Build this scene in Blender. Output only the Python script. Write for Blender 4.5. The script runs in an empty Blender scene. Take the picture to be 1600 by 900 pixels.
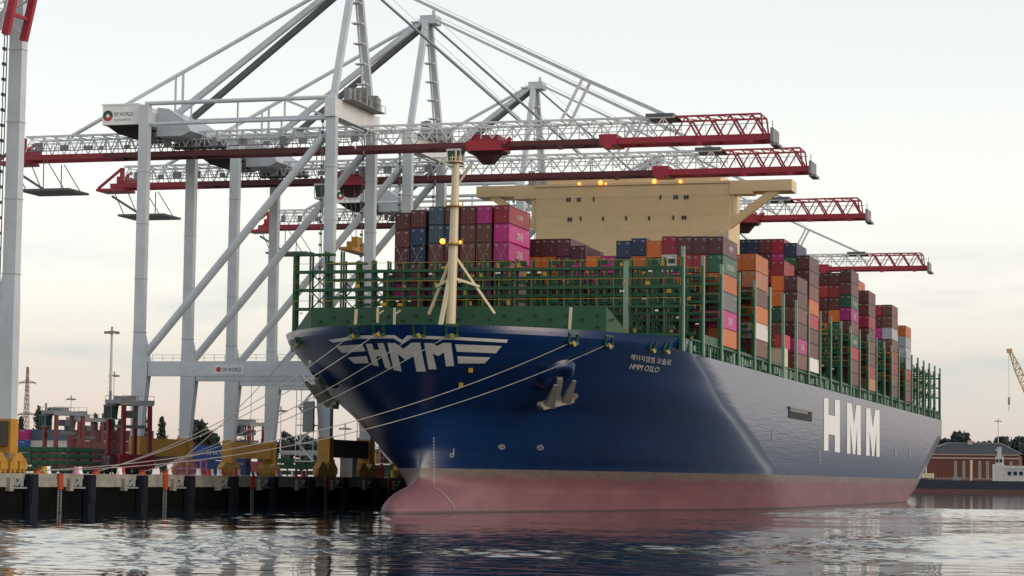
import bpy, bmesh, math, random
import numpy as np
from mathutils import Vector, Matrix
random.seed(7)
SC = bpy.context.scene
COL = SC.collection
R = math.radians

# ------------------------------------------------------------------ camera, sky, sun, exposure
CX, CY, CH = 101.365, -308.02, 4.0535
YAW, PIT, ROL, FPX = 0.2834, 0.0816, 0.0129, 3640.4
FW = np.array([-math.sin(YAW)*math.cos(PIT), math.cos(YAW)*math.cos(PIT), math.sin(PIT)])
RG = np.array([math.cos(YAW), math.sin(YAW), 0.0]); UPV = np.cross(RG, FW)
R2 = math.cos(ROL)*RG + math.sin(ROL)*UPV
U2 = -math.sin(ROL)*RG + math.cos(ROL)*UPV
CAM = np.array([CX, CY, CH])
cd = bpy.data.cameras.new("camera"); cam = bpy.data.objects.new("camera", cd); COL.objects.link(cam)
cam.matrix_world = Matrix(((R2[0], U2[0], -FW[0], CX), (R2[1], U2[1], -FW[1], CY), (R2[2], U2[2], -FW[2], CH), (0, 0, 0, 1)))
cd.sensor_width = 36; cd.lens = 36*FPX/1600; cd.clip_start = 1; cd.clip_end = 20000
SC.camera = cam
SC.view_settings.view_transform = 'Standard'; SC.view_settings.look = 'None'
SC.view_settings.gamma = 1; SC.view_settings.use_curve_mapping = False
SC.view_settings.exposure = 0.0
SC.cycles.max_bounces = 6; SC.cycles.use_denoising = True

W = bpy.data.worlds.new("World"); SC.world = W; W.use_nodes = True
nt = W.node_tree; nt.nodes.clear()
def wn(t, **k):
    n = nt.nodes.new(t)
    for a, b in k.items(): setattr(n, a, b)
    return n
SUN_EL, SUN_AZ = 16, 100            # azimuth clockwise from +Y: off to the right, shining along the quay's face
wo = wn('ShaderNodeOutputWorld'); bgs = wn('ShaderNodeBackground'); bgc = wn('ShaderNodeBackground'); ad = wn('ShaderNodeAddShader')
sky = wn('ShaderNodeTexSky', sky_type='NISHITA', sun_disc=False, sun_elevation=R(SUN_EL), sun_rotation=R(SUN_AZ))
nt.links.new(sky.outputs[0], bgs.inputs[0]); bgs.inputs[1].default_value = 0.05
tc = wn('ShaderNodeTexCoord'); sep = wn('ShaderNodeSeparateXYZ'); nt.links.new(tc.outputs['Generated'], sep.inputs[0])
ramp = wn('ShaderNodeValToRGB'); nt.links.new(sep.outputs[2], ramp.inputs[0])
cr = ramp.color_ramp
stops = [(0.0, (.50, .42, .40)), (.031, (.62, .52, .50)), (.045, (.62, .535, .50)), (.085, (.83, .77, .71)), (.13, (.85, .82, .755)), (.19, (.79, .775, .725)), (.35, (.70, .72, .73)), (1.0, (.50, .55, .60))]
while len(cr.elements) < len(stops): cr.elements.new(.5)
for e, (p, c) in zip(cr.elements, stops): e.position = p; e.color = (*c, 1)
# soft stratus: stretched noise in direction space
mp = wn('ShaderNodeMapping'); mp.inputs['Scale'].default_value = (5, 5, 26); nt.links.new(tc.outputs['Generated'], mp.inputs[0])
nz = wn('ShaderNodeTexNoise'); nz.inputs['Scale'].default_value = 1.7; nz.inputs['Detail'].default_value = 6; nz.inputs['Roughness'].default_value = .55
nt.links.new(mp.outputs[0], nz.inputs[0])
cl = wn('ShaderNodeValToRGB'); cl.color_ramp.elements[0].position = .44; cl.color_ramp.elements[1].position = .58; nt.links.new(nz.outputs[0], cl.inputs[0])
band = wn('ShaderNodeValToRGB'); be = band.color_ramp.elements
be[0].position = .015; be[0].color = (.15, .15, .15, 1); be[1].position = .115; be[1].color = (0.0, 0.0, 0.0, 1)
e = be.new(.05); e.color = (1, 1, 1, 1); e = be.new(.075); e.color = (.55, .55, .55, 1)
nt.links.new(sep.outputs[2], band.inputs[0])
mul = wn('ShaderNodeMath', operation='MULTIPLY'); nt.links.new(cl.outputs[0], mul.inputs[0]); nt.links.new(band.outputs[0], mul.inputs[1])
m2 = wn('ShaderNodeMath', operation='MULTIPLY'); nt.links.new(mul.outputs[0], m2.inputs[0]); m2.inputs[1].default_value = .9
mx = wn('ShaderNodeMixRGB'); nt.links.new(m2.outputs[0], mx.inputs[0]); nt.links.new(ramp.outputs[0], mx.inputs[1]); mx.inputs[2].default_value = (.50, .50, .52, 1)
nt.links.new(mx.outputs[0], bgc.inputs[0]); bgc.inputs[1].default_value = 1.0
nt.links.new(bgs.outputs[0], ad.inputs[0]); nt.links.new(bgc.outputs[0], ad.inputs[1]); nt.links.new(ad.outputs[0], wo.inputs[0])

sl = bpy.data.lights.new("sun", 'SUN'); so = bpy.data.objects.new("sun", sl); COL.objects.link(so)
sl.energy = 1.4; sl.angle = R(45); sl.color = (1, .86, .76)
sd = Vector((math.sin(R(SUN_AZ))*math.cos(R(SUN_EL)), math.cos(R(SUN_AZ))*math.cos(R(SUN_EL)), math.sin(R(SUN_EL))))
so.rotation_euler = sd.to_track_quat('Z', 'Y').to_euler()

# ------------------------------------------------------------------ helpers
def ray(x, y): return FW + (x-800)/FPX*R2 - (y-450)/FPX*U2
def atX(x, y, X): d = ray(x, y); return CAM + d*(X-CAM[0])/d[0]
def atY(x, y, Y): d = ray(x, y); return CAM + d*(Y-CAM[1])/d[1]

class MB:
    def __init__(s): s.v = []; s.f = []; s.m = []; s.cur = 0
    def add(s, vs, fs):
        n = len(s.v); s.v += [tuple(map(float, p)) for p in vs]
        s.f += [tuple(i+n for i in f) for f in fs]; s.m += [s.cur]*len(fs); return s
    def box(s, x0, x1, y0, y1, z0, z1):
        return s.add([(x0,y0,z0),(x1,y0,z0),(x1,y1,z0),(x0,y1,z0),(x0,y0,z1),(x1,y0,z1),(x1,y1,z1),(x0,y1,z1)],
                     [(0,3,2,1),(4,5,6,7),(0,1,5,4),(1,2,6,5),(2,3,7,6),(3,0,4,7)])
    def taper(s, c0, s0, c1, s1):       # box from a lower rectangle to an upper one
        v = []
        for (c, q) in ((c0, s0), (c1, s1)):
            v += [(c[0]-q[0]/2,c[1]-q[1]/2,c[2]),(c[0]+q[0]/2,c[1]-q[1]/2,c[2]),(c[0]+q[0]/2,c[1]+q[1]/2,c[2]),(c[0]-q[0]/2,c[1]+q[1]/2,c[2])]
        return s.add(v, [(0,3,2,1),(4,5,6,7),(0,1,5,4),(1,2,6,5),(2,3,7,6),(3,0,4,7)])
    def bar(s, p, q, w, h=None, r2=None, n=4):   # square (n=4) or round bar p -> q
        p = Vector(p); q = Vector(q); d = (q-p)
        if d.length < 1e-6: return s
        d.normalize(); h = h or w
        u = Vector((0,0,1)) if abs(d.z) < .95 else Vector((0,1,0))
        a = d.cross(u).normalized(); b = a.cross(d).normalized()
        v = []; k = math.sqrt(.5) if n == 4 else .5
        for c, sc in ((p, 1), (q, r2 or 1)):
            for i in range(n):
                t = 2*math.pi*(i+.5)/n; v.append(c + a*(math.cos(t)*w*k*sc) + b*(math.sin(t)*h*k*sc))
        fs = [(i, (i+1)%n, n+(i+1)%n, n+i) for i in range(n)] + [tuple(range(n))[::-1], tuple(range(n, 2*n))]
        return s.add(v, fs)
    def tube(s, pts, r, n=6):
        for a, b in zip(pts[:-1], pts[1:]): s.bar(a, b, 2*r, 2*r, n=n)
        return s
    def prism(s, poly, lo, hi, axis):   # polygon in the two other axes, extruded along axis
        def P(a, t):
            if axis == 'x': return (t, a[0], a[1])
            if axis == 'y': return (a[0], t, a[1])
            return (a[0], a[1], t)
        n = len(poly); v = [P(a, lo) for a in poly] + [P(a, hi) for a in poly]
        return s.add(v, [tuple(range(n))[::-1], tuple(range(n, 2*n))] + [(i,(i+1)%n,n+(i+1)%n,n+i) for i in range(n)])
    def sphere(s, c, r, n=8, m=6, sz=1):
        v = []; f = []
        for j in range(m+1):
            ph = math.pi*j/m
            for i in range(n):
                t = 2*math.pi*i/n; v.append((c[0]+r*math.sin(ph)*math.cos(t), c[1]+r*math.sin(ph)*math.sin(t), c[2]+r*sz*math.cos(ph)))
        for j in range(m):
            for i in range(n): f.append((j*n+i, (j+1)*n+i, (j+1)*n+(i+1)%n, j*n+(i+1)%n))
        return s.add(v, f)
    def mesh(s, name, mats, fix=True):
        me = bpy.data.meshes.new(name); me.from_pydata(s.v, [], s.f)
        for m in (mats if isinstance(mats, (list, tuple)) else [mats]): me.materials.append(m)
        me.polygons.foreach_set('material_index', s.m)
        if fix:
            bm = bmesh.new(); bm.from_mesh(me); bmesh.ops.recalc_face_normals(bm, faces=bm.faces); bm.to_mesh(me); bm.free()
        me.update(); return me
    def build(s, name, mats, parent=None, loc=(0,0,0), fix=True, smooth=False):
        me = s.mesh(name, mats, fix)
        if smooth: me.polygons.foreach_set('use_smooth', [True]*len(me.polygons))
        return link(name, me, parent, loc)

def link(name, me, parent=None, loc=(0,0,0)):
    o = bpy.data.objects.new(name, me); COL.objects.link(o); o.location = loc
    if parent: o.parent = parent
    return o
def tag(o, label=None, cat=None, group=None, kind=None):
    for k, v in (('label', label), ('category', cat), ('group', group), ('kind', kind)):
        if v: o[k] = v
    return o
def thing(name, label, cat, loc=(0,0,0), group=None):
    o = bpy.data.objects.new(name, None); COL.objects.link(o); o.location = loc; o.empty_display_size = .5
    return tag(o, label, cat, group)
def copy_tree(o, parent=None):
    c = o.copy(); COL.objects.link(c)
    if parent: c.parent = parent
    for ch in list(o.children): copy_tree(ch, c)
    return c

def mat(name, col, rough=.5, var=.18, scale=.4, metal=0, bump=0, bscale=3, spec=.5, coat=0, stretch=None, rust=0, emit=None, estr=0):
    m = bpy.data.materials.new(name); m.use_nodes = True; t = m.node_tree; b = t.nodes['Principled BSDF']
    b.inputs['Roughness'].default_value = rough; b.inputs['Metallic'].default_value = metal
    b.inputs['Specular IOR Level'].default_value = spec; b.inputs['Coat Weight'].default_value = coat
    geo = t.nodes.new('ShaderNodeTexCoord'); mpn = t.nodes.new('ShaderNodeMapping'); t.links.new(geo.outputs['Object'], mpn.inputs[0])
    if stretch: mpn.inputs['Scale'].default_value = stretch
    n = t.nodes.new('ShaderNodeTexNoise'); n.inputs['Scale'].default_value = scale; n.inputs['Detail'].default_value = 5; n.inputs['Roughness'].default_value = .65
    t.links.new(mpn.outputs[0], n.inputs[0])
    r = t.nodes.new('ShaderNodeValToRGB'); r.color_ramp.elements[0].position = .3; r.color_ramp.elements[1].position = .7
    r.color_ramp.elements[0].color = (*[c*(1-var) for c in col], 1); r.color_ramp.elements[1].color = (*[min(1, c*(1+var)) for c in col], 1)
    t.links.new(n.outputs[0], r.inputs[0]); out = r.outputs[0]
    if rust:
        n2 = t.nodes.new('ShaderNodeTexNoise'); n2.inputs['Scale'].default_value = .9; n2.inputs['Detail'].default_value = 8; n2.inputs['Roughness'].default_value = .75
        mp2 = t.nodes.new('ShaderNodeMapping'); mp2.inputs['Scale'].default_value = (1, 1, .25); t.links.new(geo.outputs['Object'], mp2.inputs[0]); t.links.new(mp2.outputs[0], n2.inputs[0])
        r2 = t.nodes.new('ShaderNodeValToRGB'); r2.color_ramp.elements[0].position = .60; r2.color_ramp.elements[1].position = .74
        t.links.new(n2.outputs[0], r2.inputs[0]); mm = t.nodes.new('ShaderNodeMath'); mm.operation = 'MULTIPLY'; t.links.new(r2.outputs[0], mm.inputs[0]); mm.inputs[1].default_value = rust
        mxx = t.nodes.new('ShaderNodeMixRGB'); t.links.new(mm.outputs[0], mxx.inputs[0]); t.links.new(out, mxx.inputs[1]); mxx.inputs[2].default_value = (.10, .04, .018, 1); out = mxx.outputs[0]
    t.links.new(out, b.inputs['Base Color'])
    if bump:
        n3 = t.nodes.new('ShaderNodeTexNoise'); n3.inputs['Scale'].default_value = bscale; n3.inputs['Detail'].default_value = 3; t.links.new(mpn.outputs[0], n3.inputs[0])
        bp = t.nodes.new('ShaderNodeBump'); bp.inputs['Strength'].default_value = bump; bp.inputs['Distance'].default_value = .1
        t.links.new(n3.outputs[0], bp.inputs['Height']); t.links.new(bp.outputs[0], b.inputs['Normal'])
    if emit:
        b.inputs['Emission Color'].default_value = (*emit, 1); b.inputs['Emission Strength'].default_value = estr
    return m

M = {}
def mk(n, *a, **k): M[n] = mat(n, *a, **k)
mk('crane_grey', (.50,.53,.55), .45, .10, .25, rust=.35)
mk('crane_pale', (.62,.63,.63), .45, .08, .25, rust=.2)
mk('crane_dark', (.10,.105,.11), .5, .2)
mk('crane_red', (.33,.012,.028), .42, .2, .3, rust=.2)
mk('crane_dark_red', (.105,.014,.018), .5, .3, .3, rust=.4)
mk('carrier_red', (.15,.010,.018), .45, .25, .5, rust=.3)
mk('crane_yellow', (.40,.20,.025), .5, .2, .4, rust=.4)
mk('hoist_dark', (.05,.010,.014), .6, .3)
mk('dark_brown', (.025,.018,.014), .7, .3)
mk('tan_paint', (.60,.50,.33), .45, .06, .3, rust=.12)
mk('house_paint', (.70,.52,.29), .5, .05, .3, rust=.10)
mk('ship_green', (.007,.066,.024), .45, .25, .4, rust=.12)
mk('ship_green_pale', (.20,.30,.22), .45, .15, .6, rust=.3)
mk('yellow_paint', (.42,.25,.02), .5, .25)
mk('white_paint', (.78,.77,.74), .5, .06)
mk('logo_white', (.62,.60,.56), .5, .06)
mk('black_rubber', (.012,.014,.018), .7, .3)
mk('fender_navy', (.010,.011,.017), .7, .3, spec=.2, rust=.2)
mk('concrete', (.25,.232,.19), .85, .35, .5, rust=.5)
mk('quay_concrete', (.22,.21,.19), .9, .2, .3)
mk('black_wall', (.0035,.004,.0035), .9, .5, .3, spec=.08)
mk('orange_paint', (.36,.055,.02), .5, .2)
mk('glass_dark', (.02,.03,.04), .08, .2)
mk('glass_green', (.02,.055,.045), .12, .3)
mk('rope_white', (.34,.31,.27), .9, .2)
mk('anchor_grey', (.20,.185,.16), .6, .3, 2, rust=.5)
mk('pink_paint', (.55,.22,.28), .6, .2)
mk('barrier_red', (.45,.04,.05), .6, .2)
mk('lamp_orange', (1,.6,.2), .4, 0, emit=(1,.30,.03), estr=2.7)
mk('lamp_red', (1,.1,.05), .4, 0, emit=(1,.10,.02), estr=3)
mk('lamp_white', (1,1,.9), .4, 0, emit=(1,.9,.7), estr=3)
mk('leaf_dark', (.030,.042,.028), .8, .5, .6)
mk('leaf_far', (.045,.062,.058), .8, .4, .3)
mk('bark', (.06,.045,.035), .9, .3)
mk('brick', (.135,.042,.030), .85, .25, .6)
mk('roof_slate', (.032,.031,.033), .7, .25, .4)
mk('stone_trim', (.42,.34,.28), .8, .12)
mk('boat_navy', (.010,.014,.030), .4, .2)
mk('boat_red', (.12,.05,.05), .6, .2)
mk('boat_white', (.50,.48,.45), .5, .12)
mk('steel_grey', (.22,.22,.22), .6, .2)
mk('jib_tan', (.50,.33,.17), .5, .2)
mk('pylon_steel', (.30,.22,.18), .6, .2)

# ------------------------------------------------------------------ water, land
def quad(name, x0, x1, y0, y1, z, m):
    return MB().add([(x0,y0,z),(x1,y0,z),(x1,y1,z),(x0,y1,z)], [(0,1,2,3)]).build(name, m, fix=False)
WZ = -0.8
wm = bpy.data.materials.new('water'); wm.use_nodes = True; t = wm.node_tree; b = t.nodes['Principled BSDF']
b.inputs['Base Color'].default_value = (.012,.022,.030,1); b.inputs['IOR'].default_value = 1.38
tcn = t.nodes.new('ShaderNodeTexCoord')
def noise(scale, det, sx, sy, rot=YAW):
    mpn = t.nodes.new('ShaderNodeMapping'); mpn.inputs['Rotation'].default_value = (0,0,-rot); mpn.inputs['Scale'].default_value = (sx, sy, 1)
    t.links.new(tcn.outputs['Object'], mpn.inputs[0])
    n = t.nodes.new('ShaderNodeTexNoise'); n.inputs['Scale'].default_value = scale; n.inputs['Detail'].default_value = det; n.inputs['Roughness'].default_value = .6
    t.links.new(mpn.outputs[0], n.inputs[0]); return n.outputs[0]
lane = t.nodes.new('ShaderNodeMapping'); lane.inputs['Rotation'].default_value = (0,0,-YAW); t.links.new(tcn.outputs['Object'], lane.inputs[0])
lsep = t.nodes.new('ShaderNodeSeparateXYZ'); t.links.new(lane.outputs[0], lsep.inputs[0])
def wmath(op, a, bb):
    n = t.nodes.new('ShaderNodeMath'); n.operation = op
    for i, q in enumerate((a, bb)):
        if isinstance(q, (int, float)): n.inputs[i].default_value = q
        else: t.links.new(q, n.inputs[i])
    return n.outputs[0]
dep = wmath('DIVIDE', wmath('ADD', lsep.outputs[1], 324), 600)
patch = wmath('ADD', dep, wmath('MULTIPLY', wmath('SUBTRACT', noise(.02, 4, .35, 1.6), .5), .10))
pr = t.nodes.new('ShaderNodeValToRGB'); pe = pr.color_ramp.elements     # wind lanes: ruffled bands between calm slicks
pstops = [(0, .08), (.205, .10), (.245, .85), (.32, .95), (.35, .20), (.43, .05), (.56, .15), (.64, .7), (1.0, .8)]
while len(pe) < len(pstops): pe.new(.5)
for e, (p_, v_) in zip(pe, pstops): e.position = p_; e.color = (v_, v_, v_, 1)
t.links.new(patch, pr.inputs[0])
st = t.nodes.new('ShaderNodeMapRange'); st.inputs['To Min'].default_value = .02; st.inputs['To Max'].default_value = .07; t.links.new(pr.outputs[0], st.inputs['Value'])
rr = t.nodes.new('ShaderNodeMapRange'); rr.inputs['To Min'].default_value = .02; rr.inputs['To Max'].default_value = .06; t.links.new(pr.outputs[0], rr.inputs['Value'])
t.links.new(rr.outputs[0], b.inputs['Roughness'])
wv = t.nodes.new('ShaderNodeMath'); wv.operation = 'ADD'; t.links.new(noise(.55, 4, .40, 1.3), wv.inputs[0]); 
ml = t.nodes.new('ShaderNodeMath'); ml.operation = 'MULTIPLY'; ml.inputs[1].default_value = 1.6; t.links.new(noise(.12, 3, .45, 1.4), ml.inputs[0]); t.links.new(ml.outputs[0], wv.inputs[1])
bp = t.nodes.new('ShaderNodeBump'); bp.inputs['Distance'].default_value = .30; t.links.new(st.outputs[0], bp.inputs['Strength']); t.links.new(wv.outputs[0], bp.inputs['Height'])
t.links.new(bp.outputs[0], b.inputs['Normal'])
# the basin: real wavelets where they can be told apart, a plain sheet farther out
gx_ = np.arange(-33.6, 130.1, .28); gy_ = np.arange(-245, 170.1, .42)
PX, PY = np.meshgrid(gx_, gy_); Hh = np.zeros_like(PX); wr = np.random.RandomState(3)
lanev = np.interp(((-math.sin(YAW))*PX + math.cos(YAW)*PY + 324)/600 + .025*np.sin(PX*.045+.6*np.sin(PY*.06)) + .012*np.sin(PX*.13+PY*.05), [p_ for p_, _ in pstops], [v_ for _, v_ in pstops])
gust = .75+.5*(np.sin(PX*.21+1.3*np.sin(PY*.09))*np.sin(PY*.17+1.1*np.sin(PX*.12)))
for i in range(64):
    lam = 10**wr.uniform(.03, .78); k_ = 2*math.pi/lam; th = wr.normal(1.2, .75); sl_ = .0095*(1.2 if lam < 2.6 else .6)
    Hh += sl_/k_*np.sin(k_*(math.cos(th)*PX+math.sin(th)*PY)+wr.uniform(0, 6.28)+.7*np.sin(.05*PX+.04*PY*(i % 5)))
Hh *= (.32+2.2*lanev)*gust
fade = np.clip(np.minimum.reduce([(PX+33.6)/3+.3, (130-PX)/12, (PY+245)/10, (170-PY)/40]), 0, 1); fade[0, :] = fade[-1, :] = 0; fade[:, 0] = fade[:, -1] = 0
ny, nx = PX.shape; co = np.stack([PX, PY, WZ+Hh*fade], -1).reshape(-1, 3)
idx = np.arange(ny*nx).reshape(ny, nx); fq = np.stack([idx[:-1,:-1], idx[:-1,1:], idx[1:,1:], idx[1:,:-1]], -1).reshape(-1, 4)
x0_, x1_, y0_, y1_ = float(gx_[0]), float(gx_[-1]), float(gy_[0]), float(gy_[-1]); nb = len(co)
ring_ = np.array([(x0_,y0_),(x1_,y0_),(x1_,y1_),(x0_,y1_),(-1500,-900),(2500,-900),(2500,1200),(-1500,1200)]); co = np.vstack([co, np.column_stack([ring_, np.full(8, WZ)])])
fq = np.vstack([fq, nb+np.array([(4,5,1,0),(5,6,2,1),(6,7,3,2),(7,4,0,3)])])
me = bpy.data.meshes.new('water'); me.vertices.add(len(co)); me.vertices.foreach_set('co', co.ravel()); me.loops.add(fq.size); me.loops.foreach_set('vertex_index', fq.ravel().astype(np.int32))
me.polygons.add(len(fq)); me.polygons.foreach_set('loop_start', np.arange(0, fq.size, 4, dtype=np.int32)); me.polygons.foreach_set('loop_total', np.full(len(fq), 4, dtype=np.int32))
me.update(calc_edges=True); me.materials.append(wm); me.polygons.foreach_set('use_smooth', [True]*len(fq)); me.validate()
tag(link('water', me), kind='structure')
tag(MB().box(-3000, -33.6, -900, 800, -4, 3.9).build('quay_ground', M['quay_concrete']), kind='structure')
mk('far_land', (.09,.10,.07), .9, .3, .05)
tag(MB().box(-3000, 6000, 1000, 9000, -4, 2.8).build('far_ground', M['far_land']), kind='structure')

hv = []; hf = []; hr_ = random.Random(4); ph = [hr_.random()*6.28 for _ in range(8)]  # unseen high ground, added out of view to darken the hull's lower reflections
NH = 90
for i in range(NH+1):
    az = R(1.5+70*i/NH); dist = 2300; hh = 58+14*math.sin(az*9+ph[0])+8*math.sin(az*23+ph[1])+5*math.sin(az*61+ph[2])
    hh *= min(1, .35+i/14)
    for d_, z_ in ((0, 2), (60, .55*hh), (160, hh), (700, .6*hh)): hv.append((CX+math.sin(az)*(dist+d_), CY+math.cos(az)*(dist+d_), z_))
for i in range(NH):
    for k in range(3): hf.append((i*4+k, i*4+k+1, (i+1)*4+k+1, (i+1)*4+k))
mk('hazy_hill', (.075,.105,.135), .9, .45, .02)  # distance haze is put into this bluish colour
tag(MB().add(hv, hf).build('reflected_hills', M['hazy_hill'], fix=False), kind='structure')

# ================================================================== THE SHIP  (x to port, y aft, z up from the water)
ZK = [-3,0,3,5,8,13.3,18,22,25.5]; YT = [-4.2,-4.2,-4.2,-4.0,-3.7,-5.3,-9.3,-12.4,-14.2]
FZ = [-2,0,6,6.8,9.2,11.4,13.3,15.1,17.2,19.5,21.1,22.8,25.5]; FY = [118,114,98,93.5,84,75,66.5,58,51.4,45.2,38.8,32,25]
CZ = [0,3,4,5,6,8,10,13,15.5,18,20,22,23.5,25]; CV = [1.1,1.12,1.16,1.21,1.26,1.38,1.48,1.62,1.8,2.08,2.3,2.36,2.35,2.1]
HB = 30.5; AEX = 1.35
def half(Y, z):
    yt, yf, c = np.interp(z, ZK, YT), np.interp(z, FZ, FY), np.interp(z, CZ, CV)
    s = min(1, max(0, (Y-yt)/(yf-yt))); h = HB*(1-(1-s)**AEX)**(1/c)
    if z < 4.4:                                      # bulbous bow
        yb = np.interp(z, [-3,-1.2,-.4,.3,1.15,2.1,2.65,3.2,3.9,4.4], [-16.0,-16.3,-16.3,-15.8,-14.3,-11.5,-8.3,-5.7,-4.3,-4.1])
        rr = 5.2*math.sqrt(max(0, 1-((z+4)/8.4)**2)); sb = min(1, max(0, (Y-yb)/24))
        hb = rr*math.sqrt(1-(1-sb)**2); h = (h**3+hb**3)**(1/3)
    return h
def ystart(z):
    y = float(np.interp(z, ZK, YT))
    if z < 4.4: y = min(y, float(np.interp(z, [-3,-1.2,-.4,.3,1.15,2.1,2.65,3.2,3.9,4.4], [-16.0,-16.3,-16.3,-15.8,-14.3,-11.5,-8.3,-5.7,-4.3,-4.1])))
    return y
SZ = [-3,.5,2.5,7.8,13.5,18,22.9]; SY = [300,309,324,348,373,394,395.5]
def yend(z): return float(np.interp(z, SZ, SY))
def hull_hit(x, y):                                  # where a sight line meets the bow surface
    d = ray(x, y); lo = hi = None; prev = None
    for s in np.linspace(250, 460, 421):
        p = CAM + d*s
        ins = abs(p[0]) < half(p[1], p[2])
        if ins:
            hi = s; lo = prev; break
        prev = s
    if hi is None or lo is None: return None
    for _ in range(24):
        mid = (lo+hi)/2; p = CAM+d*mid
        if abs(p[0]) < half(p[1], p[2]): hi = mid
        else: lo = mid
    return CAM+d*hi
def hull_normal(p):
    z = p[2]; Y = p[1]; sgn = 1 if p[0] >= 0 else -1; e = .05
    dy = (half(Y+e, z)-half(Y-e, z))/(2*e); dz = (half(Y, z+e)-half(Y, z-e))/(2*e)
    n = Vector((sgn, -dy, -dz)); return n.normalized()

ship = thing('container_ship', 'huge navy blue container ship with pink red bottom moored at the quay', 'ship', (0,0,0))

# hull paint: blue over a scum line over the faded red bottom
hm = bpy.data.materials.new('hull_paint'); hm.use_nodes = True; t = hm.node_tree; b = t.nodes['Principled BSDF']
tcn = t.nodes.new('ShaderNodeTexCoord'); sp = t.nodes.new('ShaderNodeSeparateXYZ'); t.links.new(tcn.outputs['Object'], sp.inputs[0])
def tn(scale, det, vec, rough=.6):
    mpn = t.nodes.new('ShaderNodeMapping'); mpn.inputs['Scale'].default_value = vec; t.links.new(tcn.outputs['Object'], mpn.inputs[0])
    n = t.nodes.new('ShaderNodeTexNoise'); n.inputs['Scale'].default_value = scale; n.inputs['Detail'].default_value = det; n.inputs['Roughness'].default_value = rough
    t.links.new(mpn.outputs[0], n.inputs[0]); return n.outputs[0]
def math_(op, a, bb, clampit=False):
    n = t.nodes.new('ShaderNodeMath'); n.operation = op; n.use_clamp = clampit
    for i, q in enumerate((a, bb)):
        if isinstance(q, (int, float)): n.inputs[i].default_value = q
        else: t.links.new(q, n.inputs[i])
    return n.outputs[0]
def cramp(src, pts):
    r = t.nodes.new('ShaderNodeValToRGB'); els = r.color_ramp.elements
    while len(els) < len(pts): els.new(.5)
    for e, (p, c) in zip(els, pts): e.position = p; e.color = (*c, 1)
    t.links.new(src, r.inputs[0]); return r.outputs[0]
def mixc(f, a, bb):
    n = t.nodes.new('ShaderNodeMixRGB')
    for i, q in enumerate((f, a, bb)):
        if isinstance(q, (int, float)): n.inputs[i].default_value = q
        elif isinstance(q, tuple): n.inputs[i].default_value = (*q, 1)
        else: t.links.new(q, n.inputs[i])
    return n.outputs[0]
zz = sp.outputs[2]
blue = cramp(tn(.25, 6, (1, .25, 1)), [(.3, (.0012,.018,.078)), (.7, (.0020,.026,.104))])
red = cramp(tn(.35, 6, (1, .3, 1)), [(.3, (.160,.064,.074)), (.7, (.215,.090,.100))])
scum = cramp(tn(.8, 5, (1, .6, 2)), [(.3, (.125,.095,.085)), (.7, (.195,.150,.130))])
edge = math_('MULTIPLY', math_('SUBTRACT', tn(.16, 4, (1, 1, .2)), .5), 2.2)
f_scum = math_('MULTIPLY', math_('SUBTRACT', math_('ADD', zz, edge), 3.9), 1.6, True)
low = mixc(f_scum, red, scum)
wet = math_('MULTIPLY', math_('SUBTRACT', -.35, zz), 3.0, True)
low = mixc(wet, low, (.05,.028,.028))
f_blue = math_('MULTIPLY', math_('SUBTRACT', zz, 5.32), 40, True)
cv = t.nodes.new('ShaderNodeCombineXYZ'); t.links.new(sp.outputs[1], cv.inputs[0]); t.links.new(sp.outputs[2], cv.inputs[1])
bk_ = t.nodes.new('ShaderNodeTexBrick'); t.links.new(cv.outputs[0], bk_.inputs['Vector'])
for k_, v_ in (('Scale', 1), ('Mortar Size', .035), ('Brick Width', 13), ('Row Height', 2.75), ('Bias', 0), ('Mortar Smooth', .3)): bk_.inputs[k_].default_value = v_
bk_.inputs['Color1'].default_value = (1,1,1,1); bk_.inputs['Color2'].default_value = (.86,.88,.9,1); bk_.inputs['Mortar'].default_value = (.66,.66,.68,1)
base = mixc(f_blue, low, blue); mult = t.nodes.new('ShaderNodeMixRGB'); mult.blend_type = 'MULTIPLY'; mult.inputs[0].default_value = 1
t.links.new(base, mult.inputs[1]); t.links.new(bk_.outputs[0], mult.inputs[2])
# rub marks and run-off
streak = cramp(tn(1.1, 6, (1, .55, .10), .7), [(.58, (0,0,0)), (.72, (.55,.55,.55))])
scuff = cramp(tn(.5, 6, (1, .10, 1.1), .7), [(.66, (0,0,0)), (.74, (.6,.6,.6))])
lowm = math_('MULTIPLY', math_('SUBTRACT', 9.0, zz), .25, True)
grime = math_('ADD', math_('MULTIPLY', streak, .35), math_('MULTIPLY', scuff, math_('MULTIPLY', lowm, .8)), True)
t.links.new(mixc(grime, mult.outputs[0], (.060,.048,.045)), b.inputs['Base Color'])
rgh = math_('ADD', math_('MULTIPLY', f_blue, -.30), .56); t.links.new(rgh, b.inputs['Roughness'])
b.inputs['Specular IOR Level'].default_value = .5
t.links.new(math_('MULTIPLY', f_blue, .42), b.inputs['Coat Weight']); b.inputs['Coat Roughness'].default_value = .16
# the plates: slight dishing between frames and strakes
pl = math_('ADD', tn(.7, 3, (1, .20, 1.3), .5), math_('MULTIPLY', tn(2.2, 2, (1, .035, 1.6), .5), .7))
bpn = t.nodes.new('ShaderNodeBump'); bpn.inputs['Strength'].default_value = .14; bpn.inputs['Distance'].default_value = .12
t.links.new(pl, bpn.inputs['Height']); t.links.new(bpn.outputs[0], b.inputs['Normal']); t.links.new(bpn.outputs[0], b.inputs['Coat Normal'])
M['hull'] = hm

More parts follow.
